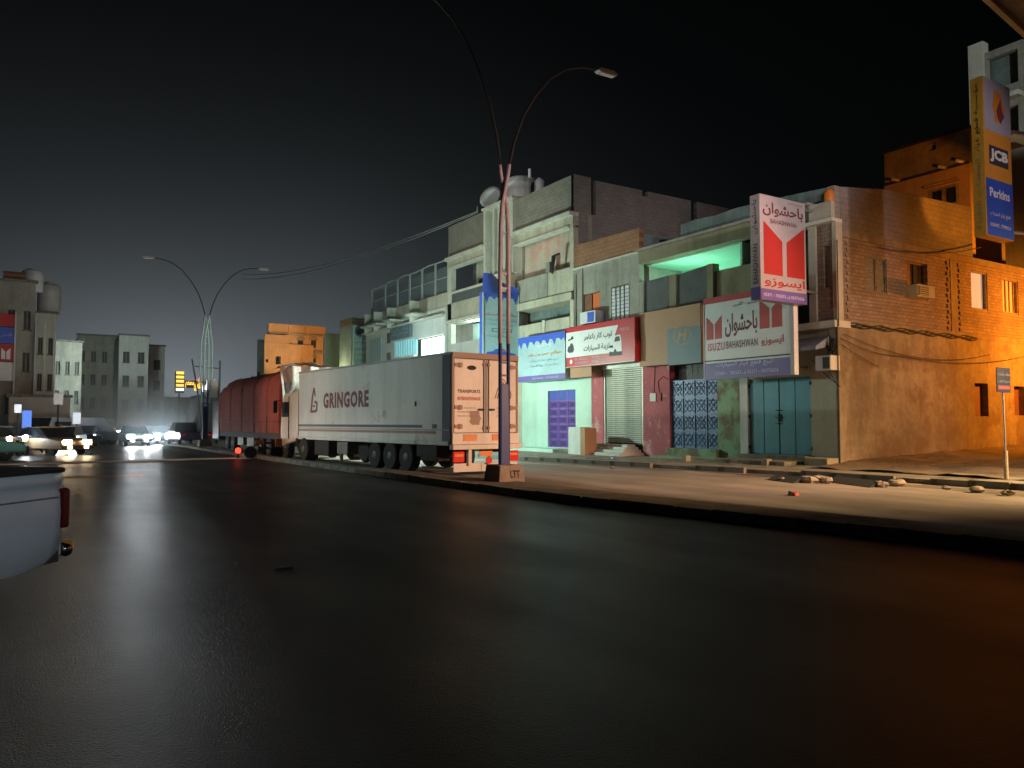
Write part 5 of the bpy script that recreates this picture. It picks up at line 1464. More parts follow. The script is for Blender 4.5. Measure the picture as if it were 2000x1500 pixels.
    MB().prism([(.18 * math.cos(k * PI / 9), .075 * math.sin(k * PI / 9)) for k in range(18)], (.74, .029, 3.47), (1, 0, 0), X3, .008).build('oval_badge', M['chassis'], t)
    pp_ = MB().prism([(0, .1), (.05, .2), (0, .3), (.02, .45), (.38, .45), (.40, .3), (.45, .22), (.4, .1), (.38, 0), (.1, 0)], (.66, yv - .002, 1.62), (1, 0, 0), X3, .004)
    pp_.build('worn_sticker', brn, t)
    # ribbon emblem on the right door
    em = MB()
    def strip(pts, w):
        for (ax, ay), (bx_, by) in zip(pts, pts[1:]):
            d = Vector((bx_ - ax, by - ay)).normalized(); n_ = Vector((-d.y, d.x)) * w / 2
            em.add([(ax + n_.x, .022, ay + n_.y), (bx_ + n_.x, .022, by + n_.y), (bx_ - n_.x, .022, by - n_.y), (ax - n_.x, .022, ay - n_.y)], [(0, 1, 2, 3)])
    def arc(cx_, cz_, r, a0, a1, n=12): return [(cx_ + r * math.cos(R(a0 + (a1 - a0) * k / n)), cz_ + r * math.sin(R(a0 + (a1 - a0) * k / n))) for k in range(n + 1)]
    for r_ in (.23, .145):
        strip([(1.85, 2.62 - r_)] + arc(2.10, 2.62, r_, -90, 90) + [(1.88, 2.62 + r_)], .03)
    strip([(1.66, 2.48), (1.80, 2.85)], .03); strip([(1.75, 2.48), (1.86, 2.80)], .03)
    strip(arc(1.86, 2.86, .30, 90, 10), .03); strip(arc(1.86, 2.86, .21, 90, 14), .03)
    em.build('ribbon_emblem', M['maroon'], t, fix=False)
    # threshold, marker boards, bumper
    boxp('rear_sill', reardoor, t, 0, Wb, -.02, .12, z0 - .05, z0 + .30)
    for a, b in ((.40, .92), (1.52, 2.02)):
        m_ = boxp('marker_board', orange_plate, t, a, b, -.035, -.022, z0 + .06, z0 + .24)
        boxp('marker_frame', brn, m_, a - .02, b + .02, -.03, -.021, z0 + .24, z0 + .26)
    bu = boxp('bumper', reardoor, t, -.05, Wb + .05, -.12, .1, z0 - .22, z0 - .06, bevel=.015)
    for a, b in ((.0, .42), (1.95, Wb - .05)):
        lm = boxp('tail_light', lampred, t, a, b, -.06, .0, z0 - .62, z0 - .28, bevel=.01)
        boxp('indicator', orange_plate, lm, a + .05, b - .05, -.07, -.061, z0 - .44, z0 - .36)
    for xo in (.62, Wb - .62): boxp('bumper_post', reardoor, t, xo - .06, xo + .06, -.08, .05, z0 - .72, z0 - .22)
    boxp('number_plate', orange_plate, t, 1.0, 1.50, -.07, -.05, z0 - .44, z0 - .28)
    lamp_b = MB().lathe([(.001, 0), (.12, 0), (.12, .03), (.001, .03)], (1.36, -.09, z0 - .58), 16, 'y').build('round_tail_light', lampred, t)
    boxp('mudflap', reardoor, t, .05, 1.1, .0, .03, .12, z0 - .66)
    boxp('mudflap', reardoor, t, 1.12, Wb - .05, .0, .03, .12, z0 - .66)
    # chassis
    for xo in (.7, Wb - .7): boxp('chassis_beam', M['chassis'], t, xo - .08, xo + .08, .15, Lb + 3.4, .72, z0 - .1)
    for yy in (3.05, 4.25, 5.45):
        for xo, s in ((.18, -1), (Wb - .18, 1)):
            wheel(t, xo, yy, .50, .34, s)
        MB().tube([(.3, yy, .5), (Wb - .3, yy, .5)], .07, 8).build('axle', M['chassis'], t)
    boxp('side_skirt', M['chassis'], t, .02, .05, 1.0, 2.3, .55, z0 - .12)
    boxp('tool_box', M['chassis'], t, .05, .6, 1.1, 2.1, .42, z0 - .12, bevel=.02)
    MB().lathe([(.02, -.12), (.44, -.12), (.5, -.05), (.5, .05), (.44, .12), (.02, .12)], (.5, 7.1, .62), 20, 'x').build('spare_wheel', M['rubber'], t)
    boxp('landing_leg', M['metal'], t, .35, .47, 9.15, 9.27, .12, z0); boxp('landing_leg', M['metal'], t, Wb - .47, Wb - .35, 9.15, 9.27, .12, z0)
    boxp('fuel_tank', M['chassis'], t, .05, .65, 9.7, 11.2, .30, z0 - .1, bevel=.06)
    boxp('battery_box', M['rim'], t, .07, .6, 7.9, 8.9, .42, z0 - .12, bevel=.03)
    # tractor
    cy0, cy1 = Lb + .35, Lb + 2.25
    for xo, s in ((.2, -1), (Wb - .2, 1)):
        wheel(t, xo, Lb - .8, .52, .55, s); wheel(t, xo, Lb + 1.75, .52, .30, s)
    cab = MB().prism([(cy0, .85), (cy1 + .02, .55), (cy1 + .05, 1.5), (cy1 - .1, 2.4), (cy1 - .3, 3.0), (cy0, 3.12)], (Wb - .02, 0, 0), (0, 1, 0), X3, -(Wb - .04))
    cb_ = cab.build('cab', cabm, t, bevel=.05)
    MB().prism([(cy0, 3.1), (cy1 - .4, 3.05), (cy0 + .5, 3.22), (cy0, 3.26)], (Wb - .3, 0, 0), (0, 1, 0), X3, -(Wb - .6)).build('roof_deflector', cabm, t, bevel=.03)
    boxp('side_window', M['glass'], cb_, -.012, .02, cy0 + .95, cy1 - .25, 1.95, 2.65)
    boxp('cab_door_line', M['chassis'], cb_, -.008, .02, cy0 + .85, cy0 + .87, .95, 2.9)
    boxp('side_fairing', cabm, t, .0, .06, Lb + .04, cy0, 1.0, 3.1)
    mr = MB().tube([(-.0, cy1 - .1, 2.75), (-.28, cy1 - .02, 2.7)], .02, 6); mr.box(-.36, -.18, cy1 - .08, cy1 + .0, 2.15, 2.72)
    mr.build('wing_mirror', M['chassis'], t)
    boxp('step', M['chassis'], t, -.0, .2, cy0 + .9, cy0 + 1.5, .45, .52)
    boxp('mudguard', M['chassis'], t, .0, .55, Lb - 1.5, Lb - .1, 1.06 - .0, 1.1) if False else None
    return t
trailer_truck()

tarp = mat('rust_red_tarpaulin', (0.46, 0.075, 0.05), .85, var=.35, scale=.6, bump=.7, bscale=2.5, streak=.3)
tarpw = mat('pale_crumpled_tarpaulin', (0.62, 0.50, 0.47), .6, var=.3, scale=1.5, bump=.8, bscale=4)
def covered_truck():
    t = thing('covered_truck', 'high lorry under a rust-red tarpaulin with pale crumpled rear sheet ahead of the white trailer', 'truck', (11.25, 39.0, 0), R(1), local=True)
    Wb, Lt, z0, zt = 2.5, 12.6, 1.15, 4.35
    mb = MB(); ny_, nz_ = 40, 10
    prof = [(0, z0), (-.05, z0 + .5), (-.08, z0 + 1.2), (-.08, 2.9), (-.04, 3.6), (.15, 4.1), (.6, zt), (1.25, zt + .12), (1.9, zt), (2.35, 4.1), (2.54, 3.6), (2.58, 2.9), (2.55, z0)]
    rnd = random.Random(5)
    for j in range(ny_ + 1):
        y = Lt * j / ny_
        sag_ = .10 * math.sin(j * .9) + .05 * math.sin(j * 2.3)
        for (x, z) in prof:
            k = max(0, (z - 3.2))
            mb.v.append((x + (.03 * math.sin(j * 1.7 + z * 2)) * (1 if x < 1.2 else -1), y, z - (.07 * k * math.sin(j * .8) ** 2) - (0.35 * k if j > ny_ - 5 else 0) * (j - ny_ + 5) / 5 + (rnd.uniform(-.02, .02) if z > 3 else 0)))
    n = len(prof)
    for j in range(ny_):
        for i in range(n - 1): mb.f.append((j * n + i, j * n + i + 1, (j + 1) * n + i + 1, (j + 1) * n + i))
    mb.f.append(tuple(range(n))); mb.f.append(tuple(ny_ * n + i for i in range(n)))
    mb.build('tarpaulin', tarp, t, smooth=True)
    # rear sheet bunched in folds
    mb = MB(); nu, nv = 26, 12
    for j in range(nv + 1):
        for i in range(nu + 1):
            u, v = i / nu, j / nv
            fold = .16 * math.sin(u * 17 + v * 5) * (.4 + v) + .07 * math.sin(u * 41 - v * 7)
            mb.v.append((-.12 + u * (Wb + .24), -.28 - fold - .25 * math.sin(v * 3), z0 - .1 + v * (zt - z0 + .25)))
    for j in range(nv):
        for i in range(nu):
            a = j * (nu + 1) + i; mb.f.append((a, a + 1, a + nu + 2, a + nu + 1))
    mb.build('rear_sheet', tarpw, t, smooth=True, fix=False)
    mb = MB()
    for j in range(5):
        for i in range(13):
            u, v = i / 12, j / 4
            mb.v.append((-.05 + u * (Wb + .15), -.45 + v * 1.8, zt + .12 + .22 * math.sin(u * 3.1) + .07 * math.sin(u * 15 + v * 5)))
    for j in range(4):
        for i in range(12): a = j * 13 + i; mb.f.append((a, a + 1, a + 14, a + 13))
    mb.build('roof_sheet', tarpw, t, smooth=True, fix=False)
    rp = MB(); [rp.tube([(-.12, y, z0), (-.14, y, 3.0), (-.02, y + .2, 3.9), (.6, y + .3, zt + .08)], .018, 5) for y in (2, 4.5, 7, 9.5)]
    rp.tube([(-.11, 0, 1.75), (-.11, Lt, 1.75)], .02, 5); rp.build('rope', M['kerb'], t)
    boxp('bed', M['chassis'], t, 0, Wb, 0, Lt, .85, z0, bevel=.02)
    for yy in (2.2, 3.5, 9.5, 10.8):
        wheel(t, .2, yy, .5, .34, -1); wheel(t, Wb - .2, yy, .5, .34, 1)
    boxp('blue_mudflap', mat('glowing_blue_flap', (.30, .62, .72), .5, var=.3, scale=5, emit=(.2, .6, .75), estr=.10), t, .0, .55, -.06, -.03, .35, 1.05)  # pale glow put into the blue flap as emission
    boxp('mudflap', M['chassis'], t, 1.9, 2.45, -.06, -.03, .35, 1.0)
    boxp('side_box', M['rim'], t, .05, .5, 5.0, 6.4, .4, .85); boxp('side_box', M['rim'], t, .05, .5, 7.2, 8.4, .4, .85)
    boxp('cab', mat('dull_cab', (.2, .2, .2), .5), t, .0, Wb, Lt + .3, Lt + 2.1, .6, 3.1, bevel=.1)
    return t
covered_truck()
dt = thing('box_truck', 'dark unlit box lorry beyond the covered truck, partly behind the far street light', 'truck', (11.6, 58.5, 0), 0, local=True)
boxp('body', M['rim'], dt, 0, 2.5, 0, 6.5, 1.0, 3.75, bevel=.12)
boxp('cab', M['chassis'], dt, .1, 2.4, 6.6, 8.6, .5, 2.9, bevel=.12)
boxp('chassis_beam', M['chassis'], dt, .2, 2.3, .1, 8.4, .6, .99)
for yy in (1.2, 7.4):
    wheel(dt, .2, yy, .5, .3, -1); wheel(dt, 2.3, yy, .5, .3, 1)
for a in (.1, 2.1): boxp('tail_light', lampred, dt, a, a + .3, -.03, 0, .75, .9)

# ================================================================== cars
def car_mesh(parent, paint, Lc=4.3, Wc=1.75, kind='sedan', head=None, tail=None, hl_m=None):
    """car pointing along +y, centred on x"""
    h = Wc / 2
    if kind == 'van':
        low = [(0, .35), (0, .95), (.05, 1.05), (Lc - .9, 1.05), (Lc - .05, .95), (Lc, .75), (Lc, .35)]
        top = [(.02, 1.05), (.10, 1.95), (.3, 2.05), (Lc - 1.5, 2.05), (Lc - .6, 1.1), (Lc - .9, 1.05)]
    elif kind == 'pickup':
        low = [(0, .45), (0, 1.0), (Lc - 1.5, 1.02), (Lc - .1, .98), (Lc, .8), (Lc, .4)]
        top = [(1.9, 1.0), (2.1, 1.65), (3.3, 1.68), (3.9, 1.0)]
    else:
        low = [(0, .35), (0, .8), (.1, .92), (Lc - 1.2, .9), (Lc - .1, .75), (Lc, .6), (Lc, .3)]
        top = [(.35, .9), (.85, 1.38), (1.3, 1.44), (2.3, 1.42), (3.1, .9)]
    b = MB().prism(low, (h, 0, 0), (0, 1, 0), X3, -2 * h).build('body', paint, parent, bevel=.06)
    tp_ = MB()
    n = len(top)
    zmin = top[0][1]
    L_ = [(-h + .04 + (z - zmin) * .22, y, z) for y, z in top]; R_ = [(h - .04 - (z - zmin) * .22, y, z) for y, z in top]
    tp_.add(L_ + R_, [tuple(range(n)), tuple(range(n, 2 * n))] + [(i, (i + 1) % n, n + (i + 1) % n, n + i) for i in range(n)])
    tp_.build('cabin', M['glass'] if kind != 'van' else paint, parent, bevel=.03)
    if kind != 'van':
        zr_ = max(z for _, z in top); yr = [y for y, z in top if z > zr_ - .08]
        boxp('roof', paint, parent, -h + .18, h - .18, min(yr), max(yr), zr_ - .02, zr_ + .03, bevel=.02)
    else:
        for a in (.4, 1.6): boxp('window', M['glass'], parent, -h + .0, -h + .12, a, a + .95, 1.25, 1.75)
        MB().add([(-h + .22, Lc - 1.42, 2.0), (h - .22, Lc - 1.42, 2.0), (h - .12, Lc - .62, 1.16), (-h + .12, Lc - .62, 1.16)], [(0, 1, 2, 3)]).build('windscreen', M['glass'], parent, fix=False)
    for y in (.85, Lc - .85):
        for s in (-1, 1): wheel(parent, s * (h - .12), y, .32, .2, s)
    hm = hl_m or M['signwhite']
    for s in (-1, 1):
        boxp('headlight', hm, parent, s * (h - .33) - .22, s * (h - .33) + .22, Lc - .04, Lc + .03, .58, .80, bevel=.02)
        if hl_m: boxp('glare_lens', hm, parent, s * (h - .42) - .10, s * (h - .42) + .10, Lc + .06, Lc + .08, .36, .48)  # extra lit lens added to widen the headlight glare
        boxp('tail_light', tail or lampred, parent, s * (h - .25) - .14, s * (h - .25) + .14, -.03, .03, .72, .88)
    boxp('bumper', M['darkgrey'], parent, -h + .05, h - .05, Lc - .02, Lc + .06, .35, .5)
paints = dict(white=mat('white_car_paint', (.6, .62, .64), .3, var=.08, coat=.5), dark=mat('dark_car_paint', (.03, .035, .045), .3, var=.1, coat=.5),
              silver=mat('silver_car_paint', (.35, .37, .38), .3, metal=.4, var=.1, coat=.5), green=mat('teal_car_paint', (.05, .22, .20), .35, var=.1, coat=.3),
              blue=mat('blue_car_paint', (.05, .09, .3), .3, var=.1, coat=.5), tan=mat('tan_car_paint', (.35, .26, .16), .4, var=.1))
lens_white = mat('lit_headlight', (1, 1, 1), .2, var=0, emit=(.86, .95, 1), estr=150)
lens_warm = mat('lit_warm_headlight', (1, 1, 1), .2, var=0, emit=(1, .72, .42), estr=60)
tail_on = mat('lit_tail_light', (.6, 0, 0), .2, var=0, emit=(1, .04, .02), estr=4)
def car(lb, x, y, rz, paint, kind='sedan', lights=None, grp='vehicles in the far street', power=0, col=(.9, .96, 1), Lc=4.3):
    t = thing({'van': 'minibus', 'pickup': 'pickup_truck'}.get(kind, 'car'), lb, {'van': 'van', 'pickup': 'pickup'}.get(kind, 'car'), (x, y, 0), rz, grp, local=True)
    car_mesh(t, paints[paint], Lc, 1.75, kind, hl_m={'white': lens_white, 'warm': lens_warm}.get(lights), tail=tail_on if lights == 'tail' else None)
    if power:
        hx, hy = Lc * -math.sin(rz), Lc * math.cos(rz)
        for s in (-1, 1):
            px_, py_ = x + hx * 1.03 + s * .55 * math.cos(rz), y + hy * 1.03 + s * .55 * math.sin(rz)
            d = Vector((hx, hy, 0)).normalized()
            lamp('car_headlamp', 'SPOT', (px_, py_, .7), power, col, .12, target=(px_ + d.x * 20, py_ + d.y * 20, .45), spot=40, blend=.9)
    return t
def AT(px, y): return _ray(px, 830).x / _ray(px, 830).y * y
# oncoming cars: pointing towards the camera
car('oncoming car with blazing headlights, leftmost of the three glaring pairs', AT(262, 64), 66, PI + .02, 'white', lights='white', power=560)
car('oncoming car with warm glaring headlights between the two whiter pairs', AT(287, 82), 86, PI + .05, 'silver', lights='warm', power=480, col=(1, .72, .42))
car('oncoming car with white headlights nearest the dark parked cars', AT(316, 66), 70, PI + .04, 'dark', lights='white', power=380)
car('pale blue-lit minibus crossing left of the glaring headlights', AT(212, 74), 76, PI - .35, 'white', 'van', lights='white', Lc=4.8)
car('dark car parked right of the glare with lit roof edge', AT(352, 66), 66, .1, 'dark', 'sedan')
car('dark blue pickup parked before the box lorry', AT(377, 60), 60, .05, 'blue', 'pickup', Lc=4.9)
car('small car with peach headlights waiting alone at left', AT(146, 58), 60, PI - .3, 'silver', lights='warm', power=120, col=(1, .7, .45))
car('teal car cut by the left edge behind the white pickup', AT(-165, 44), 42, -1.1, 'green', lights=None)
car('tan car with warm lights beside the teal car at left', AT(52, 50), 50, -2.6, 'tan', lights='warm')
car('white van parked under the left buildings', AT(100, 66), 66, -1.3, 'white', 'van', Lc=4.8)
car('dark sedan parked in front of the left shopfronts', AT(60, 64), 63, -1.5, 'dark')
car('dim silver saloon deep in the left-hand row of parked cars', AT(120, 72), 71, -1.7, 'silver', lights='warm')
car('dim white saloon half behind the glowing blue sign', AT(36, 60), 59, 2.2, 'white', lights='white')
car('dark saloon far beyond the glaring headlights', AT(235, 98), 98, PI, 'dark', lights='white')
car('tan pickup at the kerb left of the pale blue minibus', AT(176, 82), 82, PI + .2, 'tan', 'pickup', lights='warm', Lc=4.9)
# motorbike with a red tail lamp beside the covered truck
for i_, (px_, y_, rz_, pc, kd, lt, lb_) in enumerate((
        (14, 54, 2.5, 'silver', 'sedan', 'white', 'silver saloon with white lamps nearest the left edge, behind the motorcycles'),
        (84, 60, -2.9, 'dark', 'sedan', 'white', 'dark saloon with white lamps just right of the glowing blue sign'),
        (118, 63, 2.7, 'white', 'van', 'warm', 'white minibus with warm lamps before the shop row'),
        (168, 68, PI - .1, 'blue', 'sedan', 'white', 'blue saloon with white lamps right of the peach-lit one'),
        (194, 90, PI, 'silver', 'sedan', 'warm', 'far silver saloon with warm lamps behind the pale blue minibus'))):
    car(lb_, AT(px_, y_), y_, rz_, pc, kd, lights=lt)
def motorcycle(lb, x, y, rz, crate=True, head=None):
    mo = thing('motorcycle', lb, 'motorcycle', (x, y, 0), rz, 'motorcycles in the street', local=True)
    for y in (-.6, .6):
        w_ = MB().lathe([(.2, -.05), (.27, -.05), (.29, 0), (.27, .05), (.2, .05)], (0, y, .29), 20, 'x').build('wheel', M['rubber'], mo)
    fr = MB().tube([(0, -.6, .29), (0, -.2, .5), (0, .35, .8), (0, .6, .29)], .035, 8); fr.tube([(0, -.2, .5), (0, .1, .35), (0, .3, .75)], .03, 6); fr.box(-.12, .12, -.1, .25, .3, .55)
    fr.build('frame', M['chassis'], mo)
    boxp('fuel_tank', orange_plate, mo, -.12, .12, .0, .4, .68, .86, bevel=.05)
    boxp('seat', M['rubber'], mo, -.13, .13, -.62, 0, .68, .78, bevel=.03)
    if crate: boxp('crate', orange_plate, mo, -.26, .26, -.95, -.5, .55, .95, bevel=.03)
    MB().tube([(-.33, .25, 1.0), (0, .35, .95), (.33, .25, 1.0)], .02, 6).build('handlebar', M['metal'], mo)
    MB().lathe([(.001, 0), (.11, 0), (.11, .06), (.001, .08)], (0, -.62, .6), 14, 'x').build('tail_light', tail_on if crate else M['maroon'], mo)
    if head: MB().lathe([(.001, 0), (.11, 0), (.12, -.08), (.001, -.14)], (0, .52, .92), 14, 'y').build('headlight', head, mo)
    return mo
motorcycle('small motorcycle with orange box and glowing red tail lamp by the covered truck', 10.0, 37.4, R(75))
motorcycle('motorcycle with lit headlamp nearest the left edge behind the white pickup', AT(28, 45), 45, PI - .4, False, lens_warm)
motorcycle('motorcycle with pale headlamp between the tan car and the teal one', AT(44, 48), 48, PI + .3, False, lens_white)
motorcycle('motorcycle with warm headlamp right of the tan car', AT(88, 52), 52, PI - .2, False, lens_warm)
motorcycle('unlit motorcycle parked beneath the glowing blue sign', AT(62, 56), 56, 1.2, False)
motorcycle('motorcycle with white headlamp below the small white lit panel', AT(150, 64), 64, PI + .2, False, lens_white)
rl = MB().lathe([(.001, -.14), (.1, -.1), (.14, 0), (.1, .1), (.001, .14)], (0, 0, 0), 14)
p = onY(465, 880, 38.0)
tl = thing('warning_lamp', 'glowing red lamp low on the road before the covered truck', 'lamp', (p.x, p.y, 0))
rl.v = [(v[0] + p.x, v[1] + p.y, v[2] + max(p.z, .2)) for v in rl.v]; rl.build('globe', tail_on, tl, smooth=True)
MB().tube([(p.x, p.y, 0.0), (p.x, p.y, max(p.z, .2) - .1)], .08, 8, .04).build('stand', M['chassis'], tl)

# ================================================================== white pickup at the left edge
pk = thing('pickup_truck', 'white pickup cut by the left edge, only its load bed side and tail light visible', 'pickup', (.41, 8.2, -.05), R(180 - 40.5), local=True)
# local +y is the driving direction (down-left, towards the camera side), local x runs to the right of travel
pkm = mat('white_pickup_paint', (.55, .57, .60), .35, var=.06, coat=.4)
# side skin as a swept profile: bulging bed side, rounding under at the tail
def pick_side(x, sgn_):
    mb = MB(); prof = [(.0, 1.30), (.03, 1.285), (.035, 1.2), (.02, 1.185), (.05, 1.12), (.06, .95), (.055, .75), (.03, .58), (-.02, .47)]
    ys_ = [-.02, .05, .2, .5, 1.0, 1.6, 2.1]
    for i, y in enumerate(ys_):
        for (dx, z) in prof:
            tuck = max(0, .35 - y) * max(0, (1.0 - z)) * .55
            mb.v.append((x + sgn_ * (dx - (.10 if i == 0 else .02 if i == 1 else 0)), y, z + tuck * .9))
    n = len(prof)
    for i in range(len(ys_) - 1):
        for k in range(n - 1): mb.f.append((i * n + k, i * n + k + 1, (i + 1) * n + k + 1, (i + 1) * n + k))
    return mb
Wp = 1.75
boxp('crease_line', M['metal'], pk, -.062, -.05, .14, 2.1, 1.085, 1.095)
pick_side(0.0, -1).build('bed_side', pkm, pk, smooth=True)
pick_side(Wp, 1).build('bed_side', pkm, pk, smooth=True)
boxp('bed', M['darkgrey'], pk, .02, Wp - .02, .02, 2.1, .5, .95)
boxp('tonneau_cover', M['cable'], pk, -.02, Wp + .02, .0, 2.12, 1.30, 1.345, bevel=.02)
boxp('tailgate', pkm, pk, .02, Wp - .02, -.02, .03, .55, 1.28, bevel=.02)
boxp('tail_light', mat('dark_tail_lamp', (.09, .006, .012), .25, var=0), pk, -.055, .06, -.03, .10, .80, 1.16, bevel=.03)
boxp('tail_light', M['maroon'], pk, Wp - .06, Wp + .06, -.05, .09, .80, 1.16, bevel=.03)
bm_ = MB().tube([(.05, -.12, .58), (.2, -.2, .58), (Wp - .2, -.2, .58), (Wp - .05, -.12, .58)], .06, 8)
bm_.build('chrome_bumper', mat('chrome', (.6, .6, .6), .12, metal=1, var=0), pk, smooth=True)
boxp('plate_lamp', mat('amber_reflector', (.7, .4, .1), .2, var=0), pk, .1, .2, -.28, -.25, .55, .65)
cabp = MB().prism([(2.15, .5), (2.15, 1.3), (2.3, 1.85), (3.6, 1.85), (4.1, 1.3), (5.2, 1.2), (5.3, .6), (5.3, .5)], (Wp, 0, 0), (0, 1, 0), X3, -Wp)
cabp.build('cab', pkm, pk, bevel=.06)
boxp('side_window', M['glass'], pk, -.01, Wp + .01, 2.5, 3.6, 1.3, 1.72)
for y in (1.15, 4.35): wheel(pk, .1, y, .38, .25, -1); wheel(pk, Wp - .1, y, .38, .25, 1)

# ================================================================== buildings at the far end and left of the street
def far_block(lb, px0, px1, py_top, y, depth, m, rows, cols, lit=0.0, name='apartment_building', grp='dim buildings at the end of the street', cap=True, wz=(.35, .75), storey=3.1):
    p0_, p1_ = onY(px0, 700, y), onY(px1, 700, y)
    zt2 = onY((px0 + px1) / 2, py_top, y).z
    t = thing(name, lb, 'building', ((p0_.x + p1_.x) / 2, y, 0), 0, grp)
    w = (p1_.x - p0_.x)
    hs = []
    for r in range(rows):
        for c in range(cols):
            xc = p0_.x + w * (c + .5) / cols; z = zt2 - 1.2 - storey * (r + .5)
            if z < 3: continue
            hs.append((xc - w / cols * .22, xc + w / cols * .22, z - .75, z + .65))
    wall(t, m, 'x', y, .4, p0_.x, p1_.x, -.1, zt2, hs)
    boxp('core', m, t, p0_.x, p1_.x, y + .41, y + depth, -.1, zt2 - .4)
    for h_ in hs:
        f = boxp('window', M['darkgrey'], t, h_[0], h_[1], y + .22, y + .26, h_[2], h_[3])
        boxp('frame', M['kerb'], f, (h_[0] + h_[1]) / 2 - .05, (h_[0] + h_[1]) / 2 + .05, y + .17, y + .22, h_[2], h_[3])
        boxp('sill', M['kerb'], f, h_[0] - .1, h_[1] + .1, y - .08, y + .2, h_[2] - .1, h_[2])
    if cap: boxp('parapet_cap', M['kerb'], t, p0_.x - .15, p1_.x + .15, y - .15, y + .3, zt2, zt2 + .2)
    return t, p0_.x, p1_.x, zt2
t1, a, b, zt1 = far_block('tall building at the left edge with stacked red and blue signs', -60, 66, 548, 68, 14, M['render'], 3, 4)
sg = thing('shop_sign', 'stacked red, blue and white vertical signs on the tall building at the left edge', 'sign', (a + 2.5, 67.7, 6), group=None)
def LX(px, y=67.6): return onY(px, 700, y).x
def LZ(py, y=67.6): return onY(15, py, y).z
for nm, z0, z1, m_ in (('red_panel', 638, 614, 'red'), ('blue_panel', 671, 640, 'signblue'), ('red_panel', 706, 673, 'red'), ('white_panel', 744, 708, 'signwhite')):
    boxp(nm, M[m_], sg, LX(-8), LX(27), 67.4, 67.7, LZ(z0), LZ(z1))
logo(sg, (LX(2), 67.39, LZ(702)), (1, 0, 0), X3, LX(20) - LX(2), LZ(680) - LZ(702), M['signwhite'])
text('الأصلي', (LX(0), 67.39, LZ(660)), (1, 0, 0), X3, LX(22) - LX(0), LZ(649) - LZ(660), M['ice'], sg, ar=True)
boxp('pale_post', M['paleframe'], sg, LX(27), LX(30), 67.3, 67.7, 0, LZ(610))
boxp('roof_room', M['redbrick'], t1, LX(0), LX(52), 69, 72, zt1, zt1 + .9)
tank('water_tank', 'small white tank on the roof of the tall left building', LX(60), 69.5, zt1 - .4, .7, 1.6, 'roof tanks of the left buildings')
far_block('narrow building with pale side and roof tank right of the tall left building', 68, 108, 612, 78, 14, M['white'], 3, 2)
tank('water_tank', 'pinkish tank on the narrow building right of the tall left building', onY(93, 700, 79).x, 79.5, onY(93, 612, 79).z, .9, 2.6, 'roof tanks of the left buildings')
far_block('low dark building with mast behind the left buildings', 104, 160, 668, 96, 14, M['render'], 3, 3)
far_block('long flat grey-green block in the haze', 150, 236, 656, 118, 14, M['render'], 3, 4)
far_block('pale apartment block with a column of three dark openings', 232, 290, 656, 112, 18, M['white'], 4, 2)
far_block('slim pale tower end right of the apartment block', 292, 322, 676, 128, 18, M['white'], 4, 1)
far_block('dim low block behind the glare', 322, 420, 778, 190, 18, M['render'], 1, 6)
far_block('low shops under the left buildings', 20, 140, 776, 66.5, 3, M['beigewall'], 0, 1, name='shop_row', cap=True)
for px_ in (67, 86, 104):
    boxp('pale_corner_trim', M['paleframe'], t1, onY(px_, 700, 67.5).x, onY(px_ + 2.2, 700, 67.5).x, 67.5, 67.8, 2.5, onY(px_, 618 + (px_ - 67) * .4, 67.5).z)
# awnings and little signs of the left shopfronts
bluelit = mat('lit_blue_sign', (.1, .2, .8), .4, var=0, emit=(.12, .3, 1), estr=.9)
whitelit = mat('lit_white_sign', (.8, .85, .9), .4, var=0, emit=(.8, .92, 1), estr=.75)
for i, (px0, px1, py0, py1, m_, lb) in enumerate(((43, 62, 836, 802, bluelit, 'glowing blue sign low among the parked cars at left'),
                                      (28, 42, 806, 790, whitelit, 'small white lit sign left of the glowing blue one'),
                                      (104, 124, 790, 768, whitelit, 'white lit sign beside the narrow building doorway'),
                                      (142, 158, 828, 806, whitelit, 'small white lit panel above the peach headlights'))):
    y = 55 + i * 2.0
    a_ = onY(px0, py0, y); b_ = onY(px1, py1, y)
    s_ = thing('lit_sign', lb, 'sign', ((a_.x + b_.x) / 2, y, 0), group='small lit signs of the left shops')
    k = m_
    if i == 2: k = M['signwhite']
    boxp('panel', k, s_, a_.x, b_.x, y, y + .12, a_.z, b_.z)
    boxp('post', M['chassis'], s_, (a_.x + b_.x) / 2 - .05, (a_.x + b_.x) / 2 + .05, y + .03, y + .1, 0, a_.z)
# neon shop signs over the dark lorry
neonY = mat('neon_yellow', (.9, .6, .1), .4, var=0, emit=(1, .62, .10), estr=1.6)
neonW = mat('neon_white', (.9, .9, .9), .4, var=0, emit=(1, .92, .8), estr=2.2)
neonB = mat('neon_blue', (.4, .4, .9), .4, var=0, emit=(.45, .5, 1), estr=1.5)
neonR = mat('neon_red', (.9, .1, .1), .4, var=0, emit=(1, .15, .08), estr=1.5)
yn = 76.0
def NX(px): return onY(px, 700, yn).x
def NZ(py): return onY(390, py, yn).z
n1 = thing('neon_sign', 'square yellow neon sign with white rim, leftmost over the dark parked cars', 'neon sign', (NX(352), yn, 5), group='neon signs over the far shops')
boxp('board', M['chassis'], n1, NX(343), NX(361), yn + .05, yn + .2, NZ(768), NZ(727))
for k in range(5): boxp('tube', neonY if k else neonW, n1, NX(345), NX(360), yn - .02, yn + .04, NZ(764 - k * 8), NZ(759 - k * 8))
boxp('post', M['chassis'], n1, NX(350), NX(353), yn + .05, yn + .2, 0, NZ(768))
n2 = thing('neon_sign', 'long yellow, white and blue neon sign with Arabic letters right of the square one', 'neon sign', (NX(400), yn, 5), group='neon signs over the far shops')
boxp('board', M['chassis'], n2, NX(362), NX(429), yn + .05, yn + .15, NZ(758), NZ(744))
